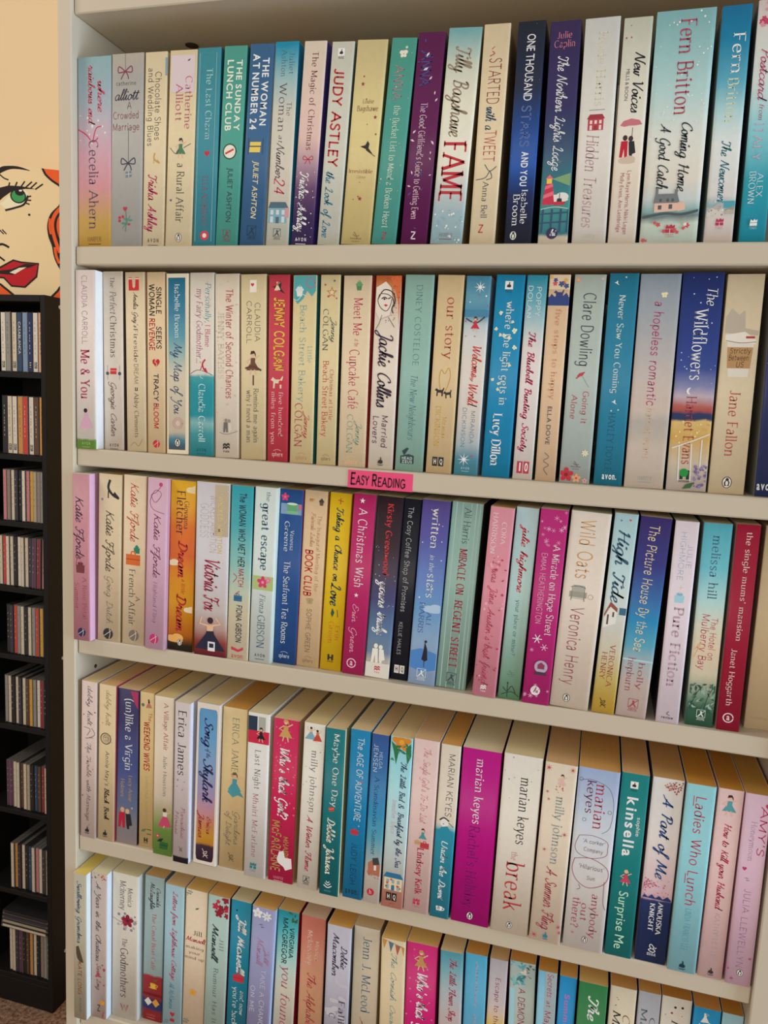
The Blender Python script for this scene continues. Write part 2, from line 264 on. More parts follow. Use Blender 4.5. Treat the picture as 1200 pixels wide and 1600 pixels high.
def pen_glyph(ch, script, wt, contrast, slant, serif):
    key = (ch, script, wt, contrast, slant, serif)
    if key in _gl: return _gl[key]
    src = SCRIPT.get(ch) if script else None
    if src is None: src = PRINT.get(ch, PRINT['.'])
    adv, *st = src.split('|'); adv = float(adv) + (0.0 if (script and ch in SCRIPT) else 2.2)
    V = []; F = []
    def put(pts, closed=False, cap=True, width=None):
        nib = (wt, wt * contrast) if contrast < 1 and width is None else None
        v, f = ribbon(pts, width or wt, closed, nib, cap)
        o = len(V); V.extend(v); F.extend(tuple(i + o for i in q) for q in f)
    thin = wt * max(contrast, 0.3)
    def bar(x, y, a, b): put([(x - a, y), (x + b, y)], width=thin * 1.0, cap=False)
    for s in st:
        if not s: continue
        k, body = s[0], s[1:]
        if k in 'LC':
            pts = [tuple(map(float, q.split(','))) for q in body.split()]
            put(_cr(pts, 4) if k == 'C' else pts)
        elif k == 'E':
            cx, cy, rx, ry, a0, a1 = map(float, body.split(','))
            if rx < 1: rx = ry = max(rx, wt * 0.32)
            n = 8 if rx < 1 else 18
            put([(cx + rx * math.cos(math.radians(a0 + (a1 - a0) * i / n)), cy + ry * math.sin(math.radians(a0 + (a1 - a0) * i / n))) for i in range(n + 1)], a1 - a0 == 360)
        elif k == 'V':
            x, y0, y1 = map(float, body.split(','))
            put([(x, y0), (x, y1)])
            if serif:
                r = wt * 0.5 + 1.1; bar(x, y0 + thin / 2, r, r)
                if y1 > 13.9 and y1 < 14.5: bar(x, y1 - thin / 2, r, r)
                else: bar(x, y1 - thin / 2, r + .3, 0)
        elif k == 'S' and serif:
            x, y = map(float, body.split(',')); r = wt * 0.5 + 1.1
            bar(x, y + (thin / 2 if y < 1 else -thin / 2), r, r)
    V = [(x / 14 + slant * y / 14, y / 14) for x, y in V]
    _gl[key] = (V, F, adv / 14); return _gl[key]
_bf = {}
def bf_glyph(ch, off, slant):
    """a letter of the built-in sans face, heavier by off"""
    key = (ch, off, slant)
    if key in _bf: return _bf[key]
    def dims(s, o_):
        cu = bpy.data.curves.new('letter', 'FONT'); cu.body = s; cu.size = 1.0; cu.offset = o_; cu.resolution_u = 3
        ob = bpy.data.objects.new('letter', cu); me = ob.to_mesh()
        V = [(v.co.x, v.co.y) for v in me.vertices]; F = [tuple(p.vertices) for p in me.polygons]
        ob.to_mesh_clear(); bpy.data.objects.remove(ob); bpy.data.curves.remove(cu); return V, F
    if ch == ' ': r = ([], [], 0.36)
    else:
        V, F = dims(ch, off); H = bf_glyph.cap
        x0 = min(v[0] for v in V); x1 = max(v[0] for v in V)
        pad = 0.07 * H + off
        V = [((x - x0 + pad) / H + slant * y / H, y / H) for x, y in V]
        r = (V, F, (x1 - x0 + 2 * pad) / H)
    _bf[key] = r; return r
def _cap():
    cu = bpy.data.curves.new('letter', 'FONT'); cu.body = 'H'; cu.size = 1.0
    ob = bpy.data.objects.new('letter', cu); me = ob.to_mesh(); h = max(v.co.y for v in me.vertices)
    ob.to_mesh_clear(); bpy.data.objects.remove(ob); bpy.data.curves.remove(cu); return h
bf_glyph.cap = _cap()
# face name: (kind, weight, contrast, slant, serif, letter gap, jitter)
FACES = {'se': ('pen', 1.9, .30, 0, True, 0, 0), 'sl': ('pen', 1.4, .35, 0, True, .04, 0), 'sf': ('pen', 2.9, .26, 0, True, .02, 0), 'it': ('pen', 1.7, .32, .22, True, -.02, 0),
         'mo': ('pen', 1.25, 1, 0, False, .02, 0), 'mb': ('pen', 2.2, 1, 0, False, .03, 0), 'hd': ('pen', 1.5, 1, .08, False, .0, .03), 'hb': ('pen', 2.5, 1, .06, False, .02, .035),
         'hc': ('pen', 1.7, .55, .05, False, .0, .02),
         'sc': ('scr', 1.25, 1, .28, False, 0, .01), 'sk': ('scr', 1.9, .5, .26, False, 0, .015), 'sh': ('scr', 2.25, .5, .2, False, .035, .01), 'st': ('scr', .95, 1, .2, False, .02, .015),
         'sa': ('bf', 0, 0, 0, 0, 0, 0), 'sb': ('bf', .022, 0, 0, 0, .03, 0), 'si': ('bf', .004, 0, .2, 0, 0, 0)}
def layout(text, face):
    kind, wt, con, sl, ser, gap, jit = FACES[face]; rnd = random.Random(text)
    V = []; F = []; x = 0
    for ch in text:
        if kind == 'bf': v, f, adv = bf_glyph(ch, wt, sl)
        else: v, f, adv = pen_glyph(ch, kind == 'scr', wt, con, sl, ser)
        dy = rnd.uniform(-jit, jit); o = len(V)
        V += [(a + x, b + dy) for a, b in v]; F += [tuple(i + o for i in q) for q in f]
        x += adv + gap
    return V, F, max(x - gap, 1e-3)
PLACES = {
'R1': [(-555.6,41.9,196.1,0.0,9.1),(-516.1,38.4,196.5,0.48,9.1),(-483.0,26.1,195.7,0.78,9.1),(-452.5,31.8,195.2,1.23,9.1),(-422.3,26.2,195.6,1.03,9.1),(-396.0,25.5,195.2,1.96,9.1),(-367.8,26.5,195.1,2.26,9.1),(-338.6,24.9,195.3,1.51,9.1),(-311.5,23.4,193.7,2.47,9.1),(-282.9,23.2,191.1,2.59,9.1),(-253.8,30.8,190.5,2.79,9.1),(-224.6,24.9,190.1,3.59,9.1),(-194.1,26.3,193.1,2.41,9.1),(-161.7,31.4,194.8,2.21,9.1),(-126.6,24.5,196.0,0.61,9.1),(-92.7,25.0,196.1,-0.08,9.1),(-60.1,27.3,193.8,-0.73,9.1),(-27.5,30.3,194.0,-0.88,9.1),(1.8,24.2,192.0,-0.51,9.1),(41.7,48.7,195.0,-0.65,9.1),(83.7,23.7,195.4,-0.97,9.1),(111.4,21.5,197.8,-1.14,9.1)],
'R2': [(-563.0,25.2,197.0,-0.3,3.0),(-535.9,25.3,197.7,-0.71,16.6),(-506.5,24.7,197.0,-1.09,16.6),(-481.1,22.2,197.2,-0.85,16.6),(-454.5,27.1,196.0,-0.86,16.6),(-425.0,29.0,196.7,-0.78,16.6),(-393.8,28.4,195.5,-1.25,16.6),(-362.5,29.4,195.1,-1.42,16.6),(-334.2,23.5,194.8,-1.11,16.6),(-306.8,26.2,194.5,-0.67,16.6),(-278.9,21.5,195.0,-0.64,16.6),(-250.3,29.8,194.4,-0.45,16.6),(-218.9,26.7,194.6,-0.08,16.6),(-188.4,29.6,195.4,0.36,16.6),(-157.4,26.4,195.3,0.53,16.6),(-129.7,23.9,194.6,0.43,16.6),(-99.5,27.5,195.7,0.66,16.6),(-72.9,19.2,195.6,0.26,16.6),(-50.6,19.6,196.2,-0.1,16.6),(-22.8,28.7,196.3,-0.07,16.6),(8.4,26.1,197.5,-0.29,16.6),(41.3,35.3,197.0,-0.5,16.6),(79.1,35.2,198.3,-0.9,16.6),(114.0,30.7,197.0,-0.69,16.6),(149.9,23.2,196.4,-1.19,16.6)],
'R3': [(-565.3,22.0,195.3,-0.1,-4.0),(-536.0,30.0,196.3,0.74,5.9),(-503.9,29.0,197.1,0.64,6.5),(-473.3,25.2,196.7,0.9,2.4),(-444.3,31.3,195.4,0.78,8.4),(-404.8,40.1,196.5,0.2,6.2),(-371.2,25.7,195.3,0.51,7.1),(-344.8,26.1,195.7,0.83,8.4),(-318.1,26.5,194.9,0.83,15.1),(-291.3,26.3,195.4,1.05,16.5),(-264.5,24.2,195.1,1.4,16.0),(-238.1,24.5,196.5,1.66,13.6),(-210.9,26.7,196.0,1.76,13.4),(-187.4,18.5,195.1,1.6,17.2),(-161.7,29.0,196.0,1.61,12.2),(-130.7,31.8,196.1,1.92,14.1),(-94.5,23.7,195.3,1.89,4.7),(-69.5,22.0,196.7,1.67,8.4),(-42.5,26.6,197.5,1.32,5.5),(-9.9,37.3,197.2,1.86,7.8),(22.8,21.4,198.8,1.73,7.7),(49.0,28.2,197.5,1.95,7.9),(82.7,20.9,196.4,0.09,7.2),(111.8,24.8,196.5,-0.46,11.1),(137.2,20.3,197.8,-0.34,10.0),(166.2,24.5,196.6,-0.22,25.0)],
'R4': [(-563.8,20.8,198.7,0.83,3.8),(-539.4,22.4,197.6,0.8,4.9),(-512.9,28.3,195.3,0.82,7.9),(-487.1,18.9,194.4,0.28,9.2),(-460.1,25.0,196.0,0.37,1.7),(-432.3,19.9,195.6,0.26,-4.5),(-404.4,29.2,197.3,0.74,1.3),(-372.6,30.0,195.0,0.45,5.3),(-340.2,25.8,196.3,0.27,-0.6),(-308.9,30.1,193.7,0.61,1.0),(-275.9,24.3,195.1,0.79,-0.7),(-249.4,22.0,194.0,0.19,-2.4),(-223.3,22.2,195.6,0.53,0.9),(-201.1,18.6,194.5,0.55,0.7),(-177.5,24.4,195.5,0.44,0.5),(-150.9,27.6,196.4,0.47,1.6),(-125.5,20.7,195.3,0.64,1.6),(-92.6,40.1,195.1,0.42,2.7),(-50.8,38.8,196.7,0.51,1.8),(-14.1,31.4,195.0,0.83,0.8),(24.0,39.3,194.9,0.4,2.6),(59.0,25.8,195.8,0.18,4.6),(90.0,29.0,195.5,0.1,6.6),(119.3,26.4,196.3,0.1,2.8),(145.8,22.4,196.3,0.12,3.7),(170.9,23.0,196.5,-0.31,2.0)],
'R5': [(-567.5,18.1,196.0,0.13,-7.6),(-547.2,21.9,196.0,0.35,1.1),(-516.8,36.4,196.0,0.35,11.0),(-482.6,26.7,196.0,0.81,18.6),(-450.3,25.8,196.0,0.66,11.5),(-422.0,28.6,196.0,0.98,11.7),(-393.1,27.4,196.0,1.2,10.6),(-364.5,25.6,196.0,1.22,11.5),(-335.6,29.1,196.0,1.53,8.7),(-305.3,25.4,196.0,1.05,13.3),(-271.5,29.4,196.0,0.16,14.0),(-237.7,28.8,196.0,-0.07,8.9),(-206.3,30.4,196.0,-0.49,16.8),(-170.3,27.2,196.0,-1.28,7.2),(-139.1,34.7,196.0,-1.1,11.4),(-104.2,24.7,196.0,-1.65,10.1),(-78.9,23.4,196.0,-1.4,15.1),(-57.2,19.2,196.0,-0.61,15.5),(-26.9,27.2,196.0,-2.17,19.5),(-2.6,19.6,196.0,-1.47,14.4),(16.3,17.6,196.0,-0.75,14.1),(41.1,28.8,196.0,-0.57,12.7),(71.3,26.0,196.0,-0.57,17.5),(97.3,21.7,196.0,-0.57,19.3),(123.8,28.8,196.0,-0.57,20.6),(151.6,25.1,196.0,-0.4,15.4),(174.3,19.6,196.0,-0.09,16.2)],
}
# ------------------------------------------------------------------ the books: (label, spine colours head to tail, side boards left right, page colour, printed elements)
# T title / A author / P publisher wording: role, V down the spine or H across, face, colour, u0 u1 t0 t1 (percent of spine width / height), words
TOP = [
("paperback fading from blue through pink to yellow, left end of the top shelf", "8fb0b8@0 9daab6@.22 c49aa8@.48 d0949c@.66 d0a860@.84 c8a048@1", "b09aa0", "",
 "T V sk b04458 60 78 12 28 where;T V sk b04458 32 50 4 34 rainbows end;S c03858 1.3 0,37 25,40 45,44 60,42;S c03858 1.2 45,44 55,37 75,36;D star 14 8 5 95 30 46 e8d8d8;A V se 5a4a5c 34 60 43 91 Cecelia Ahern;M HARPER 50 96 45 5a3a30"),
("grey paperback with a hanging bow and red flower sprig, second on the top shelf", "b4aca2@0 a8a6a2@.1 a6a4a0@1", "9a9894", "",
 "S 38384a .4 42,0 43,9;I bow 42 9 42 7a2c48;A H mo 3c3c48 14 78 14 16 catherine;A H sc 34344a 8 82 18.5 23.5 alliott;T H mo 6a3c48 50 64 24.5 28 A;T H mo 8a3c48 5 88 29.5 33 Crowded;T H mo 8a3c48 4 90 35.5 39 Marriage;S 38384a .4 54,38 55,57;I bow 54 56 42 34384a;I gift 56 62 28 707884 a8b0b8;S 4a7a6a .8 48,80 50,86 48,92;I heart 46 80 14 b02c40;I sprig 52 87 34 4a8070;D dot 4 7 25 70 84 92 b02c40"),
("cream paperback with a tiny gold shoe between dark title and pink signature", "d8c8a6@0 d6c6a6@1", "d0c0a0 b8a888", "",
 "T V mo 34343c 48 74 10 45 Chocolate Shoes;T V mo 34343c 16 40 8 48 and Wedding Blues;I shoe 55 54 40 b8924c;A V sk a83058 24 62 62 92 Trisha Ashley;M AVON 50 97 60 404040;R 7890a0 92 100 3 12"),
("cream paperback with a mauve panel at its head and a small green dancer", "d8c8a4@0 d8c8a6@1", "d0c0a0", "",
 "R ccbcc0 6 92 2.5 21;I leaf 70 5 12 405048;A V se b05a70 60 84 13 40 Catherine;A V se b05a70 26 50 17 36 Alliott;I woman 48 49 62 4a7a5c 303838;S 404848 .6 10,49 30,52 42,50;S 404848 .6 60,49 85,47;T V se 404848 38 64 57 88 a Rural Affair;I dot 18 76 8 606468;M PENG 50 95.5 26 404040"),
("teal paperback framed by a thin pale line, red heart and red roundel", "3f8c9c@0 3a8494@1", "3a8090 2f7080", "",
 "F a4c4c4 10 82 2.5 97.5 .35;T V se a8cccc 40 66 10 46 The Last Charm;I heart 52 52.5 24 c02c3c;A V se 8a4a60 36 60 64 90 ELLA ALLBRIGHT;I dot 52 94.5 38 c0384a;I dot 52 94.5 18 dcccc4"),
("green paperback with heavy cream capitals over a small wreath emblem", "4f9f92@0 4a988c@1", "3c8478", "",
 "T V sb f0e4d0 58 82 6.5 42 THE SUNDAY;T V sb f0e4d0 18 44 6.5 42 LUNCH CLUB;I burst 45 52 70 306858;I dot 45 52 56 e8dcd0;I ring 45 52 62 2c5048;S c83c30 2 28,53 60,51;A V sa 2a3c48 42 64 60 88 JULIET ASHTON;M SS 50 94.5 40 7a3c50"),
("mid blue paperback with heavy cream capitals over a yellow envelope emblem", "3c6690@0 386088@1", "305478 b8c4d0", "",
 "T V sb f0eae0 56 82 6.5 40 THE WOMAN;T V sb f0eae0 16 43 4.5 42 AT NUMBER 24;I box 44 50 54 e0c45c 30485c;S 243c54 .5 16,46 16,54;S 243c54 .5 76,46 76,54;A V si e0cc9c 42 64 57 86 JULIET ASHTON;M SS 50 93 44 1c3048"),
("blue-topped pale paperback with a grey townhouse above its foot", "1f90b4@0 5aa4bc@.06 9cbcc0@.16 c8c4b8@.32 d0c8b8@.85 bcc0b4@.9 c8c4b6@1", "c8c0b0 1a86b0", "",
 "A V sl 456870 64 84 5 16 Juliet;A V sl 456870 30 52 4 17 Ashton;T V sl 5a4a58 62 82 29 36 The;T V sl 5a4a58 28 58 20 44 Woman;T V it 5a4a58 34 52 45 49 at;T V sc 50404f 28 60 49 66 Number;T V sk b02c48 26 70 66 74.5 24;I house 46 83.5 92 7aa0b0 4a6474 c0ccd0;R c09098 78 96 81 86;M SS 48 94 38 404848"),
("pinkish paperback darkening to purple with a red bow, white speckles at its foot", "dfd0c0@0 d8b8b0@.45 a88898@.58 6a4c70@.7 42305c@.85 3c2c58@1", "c0b0b0 4a3a90", "",
 "T V se 703038 40 66 5 53 The Magic of Christmas;I bow 52 57 42 b02038;A V sk f0e8ec 22 60 63 93 Trisha Ashley;D dot 26 4 5 95 58 98 e8e0e8;M AVON 45 97.3 60 d8d0dc"),
("pale grey-green paperback with quirky tall red capitals and blue script", "ccccc0@0 c8c8bc@.5 c4c4b6@1", "b0b0a8 68848c", "",
 "M SWANB 44 5 30 2c2c2c;A V hb b02c2c 22 62 13 61 JUDY ASTLEY;T V sk 33748c 18 52 63 96 the Look of Love"),
("yellowish paperback scattered with small red stars and one dark bird", "d0c090@0 d8c88e@.4 d0bc84@.7 c8b67c@1", "a89868 a09060", "",
 "D star 7 7 10 90 8 90 8a3a34;I star 30 21 14 8a3a34;I star 80 37 14 8a3a34;I star 52 77 16 8a2a34;A H se 7a4c3c 35 72 28.3 30.3 Louise;A H se 7a4c3c 18 88 31.5 34 Bagshawe;I bird 60 52 44 302c28;S 302c28 .6 60,53 90,56;T H se 8a3430 8 88 62.5 64.3 Irresistible;T H it a08850 34 66 65.6 67 Glitter;M HEAD 50 96.5 34 7a5040"),
("sea-green paperback with pink capitals over one long pale title line", "4f9c8e@0 4a968a@.5 4e9a90@1", "3c8074 2c3c40", "",
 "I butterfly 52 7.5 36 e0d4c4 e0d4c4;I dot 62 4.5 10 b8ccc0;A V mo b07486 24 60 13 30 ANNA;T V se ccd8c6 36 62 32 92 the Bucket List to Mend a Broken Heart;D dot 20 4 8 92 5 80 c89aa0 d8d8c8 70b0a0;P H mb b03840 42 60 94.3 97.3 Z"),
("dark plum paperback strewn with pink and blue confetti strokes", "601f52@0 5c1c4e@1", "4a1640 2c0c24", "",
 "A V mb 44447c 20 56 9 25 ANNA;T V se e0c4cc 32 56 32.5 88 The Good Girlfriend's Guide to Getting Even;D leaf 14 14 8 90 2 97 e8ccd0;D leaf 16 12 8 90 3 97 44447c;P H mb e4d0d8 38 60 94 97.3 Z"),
("pale paperback with blue watercolour at both ends and tall thin red capitals", "7cb2b8@0 a8c4c0@.07 d0d4c4@.16 e0dcca@.32 e4dccc@.6 c8d0cc@.72 a8c0c8@.84 98b8c0@1", "d8d0bc 8a8060", "",
 "A V sk 8c7c6a 28 72 8 49 Tilly Bagshawe;T V sf b42c36 16 84 52 81 FAME;D dot 40 6 4 96 84 99 d8dcd8 80a8b4;M HARPER 48 95.8 46 7a5a5c"),
("cream paperback with thin bird legs drawn halfway, red and blue hand lettering", "dccaa8@0 dccaa8@1", "c8b48c b89c78", "",
 "S a04048 .6 45,10 35,11;S a04048 .8 38,12 46,13 30,14;T V mo 8a3a40 30 74 15 36 STARTED;T V sk 3c5870 30 66 36.5 47 with a;T V mo b03440 32 74 47.5 62 TWEET;S 3a4450 .7 40,63 60,66 85,64;S 3a4450 .7 60,66 45,69 10,70;S 3a4450 .7 62,66 70,69 50,70;A V se 404858 38 60 71 88 Anna Bell;P H mb b83444 34 54 91 94.4 Z"),
("midnight blue paperback with spaced white capitals and worn white edges", "252a3a@0 262e48@.28 1c4a94@.5 1a52a4@.62 26305a@.76 262a3c@.9 262a3c@1", "182038 141c38", "",
 "T V sa e4e4e4 36 66 5.5 35 ONE THOUSAND;T V mb 56689a 34 66 37 56 STARS;T V sb e4e4ea 44 68 57.5 73.5 AND YOU;A V se e0e0e8 54 76 75 91 Isabelle;A V se e0e0e8 24 48 77 92 Broom;M PENG 32 96 30 303038;D dot 14 2 0 100 0 100 8090b0"),
("purple-to-green paperback with a red and white striped lighthouse", "3c305c@0 36305e@.35 2c4868@.55 3a7a84@.72 48948e@.82 40808a@.94 d8ccb8@.955 d8ccb8@1", "2c2448 181424", "",
 "A H se c47484 24 74 4.7 7.5 Julie;A H se c47484 16 86 8.4 11.4 Caplin;T V sc e8e0e0 32 64 15 66 The Northern Lights Lodge;I rays 66 71 60 7a9c70;I cloud 62 79 66 d8d4d0;I lighthouse 28 75 98 c02c48 d86878 e0c050;I boat 64 80 44 b83040 282c34;S d8d4d0 .5 2,84 50,83 98,84;I fence 50 89 100 30486c;M HI 46 95.2 38 30284e"),
("plain off-white paperback with a small red house and faded pink script", "d2d4d2@0 d6d4ce@.3 d8d0c6@.7 d4ccc2@1", "cfc4b4 c8c0b8", "",
 "A V se ccc4ac 42 66 6 39 Rosie Harris;I house 48 45.5 50 b0404c 9a3440 e0ccc8;S 585050 .4 28,40 72,40;T V it b08890 26 60 51 93 Hidden Treasures;M HARPER 50 96.8 40 b8b0a8"),
("pale paperback with a couple under a pink umbrella", "c8ccbc@0 d4d4c6@.12 dcd6ca@.45 e0d2be@.7 dcd0c2@1", "c8c8c0 383030", "",
 "T V sk 28282e 46 82 15 41 New Voices;P V sa 50484a 20 32 22 36 MILLS & BOON;I umbrella 52 49 78 c07078;S 604048 .5 58,48 58,56;I couple 46 56 84 b81c34 28242c 3c2c2c;I cloud 46 62.5 60 c8b4a0;A V sa 9a5460 52 66 67 96 Lynn Raye Harris, Nikki Logan;A V sa 9a5460 28 42 68 95 Molly Evans, Ann Lethbridge;D dot 3 5 0 30 1 9 b03040"),
("very thick pale blue paperback with a snowy grey cottage near its foot", "88bcc2@0 9cc8cc@.15 b4d0d0@.35 d0d4cc@.5 dcd4c6@.7 c8d0cc@.79 8ab0ac@.845 707c7c@.87 c8d4c4@.9 c4d0c4@1", "8aa8ac 6a9098", "",
 "D dot 46 3 3 97 1 55 e8ecec d4e0e0;A V se a84458 42 68 4 45 Fern Britton;T V sk 2c343c 58 76 47 77 Coming Home;T V sl 303840 56 62 55 59 and;T V sk 2c343c 22 40 48 76 A Good Catch;S 485458 2.2 4,88.5 40,87 70,87.5 98,86;I cottage 44 83 62 d8b0a0 707478 505458;M HC 52 94.3 20 b02c44;D flower 10 8 5 95 91 99 c04c54 e0d0d0"),
("bright blue-topped paperback with a white seaside village at its foot", "1a78a8@0 1f84b0@.12 5aa8c0@.3 a8ccd0@.42 d4d8d6@.55 d8d4ce@.78 90b0b4@.82 d8ccc4@.88 d4c4bc@1", "98a8a0 384848", "",
 "A V se f4ecd8 44 84 11.5 29 Fern;A V se ccd0ac 38 74 30 49 Britton;T V sk 2c6a7c 36 66 56 82 The Newcomer;R 4c98a8 40 98 82 85;I hills 30 85 58 a8a8a4 c8c0b8;I hills 84 85.5 36 8a9088 b0a898;D dot 16 6 2 60 80 88 e4e0dc c0b8b0 90887c;M HC 50 91.5 34 b02c58"),
("white-to-turquoise paperback with pink blossom at its head, at the right edge of the top shelf", "dccccc@0 dcdcd8@.1 d0dcdc@.3 84c4cc@.5 2f9cac@.72 1f8ca4@1", "50686c 183c44", "",
 "D flower 14 18 2 98 0 11 b83c60 d08898;T V sc b04468 24 56 19 40 Postcard;T V it b04468 34 50 42 49 from;T V sl d8a0b4 24 54 50 66 ITALY;A V sl e8f0f0 50 72 71 81 ALEX;A V sl e8f0f0 20 44 70 84 BROWN;M HC 50 92 34 e4ecec"),
]
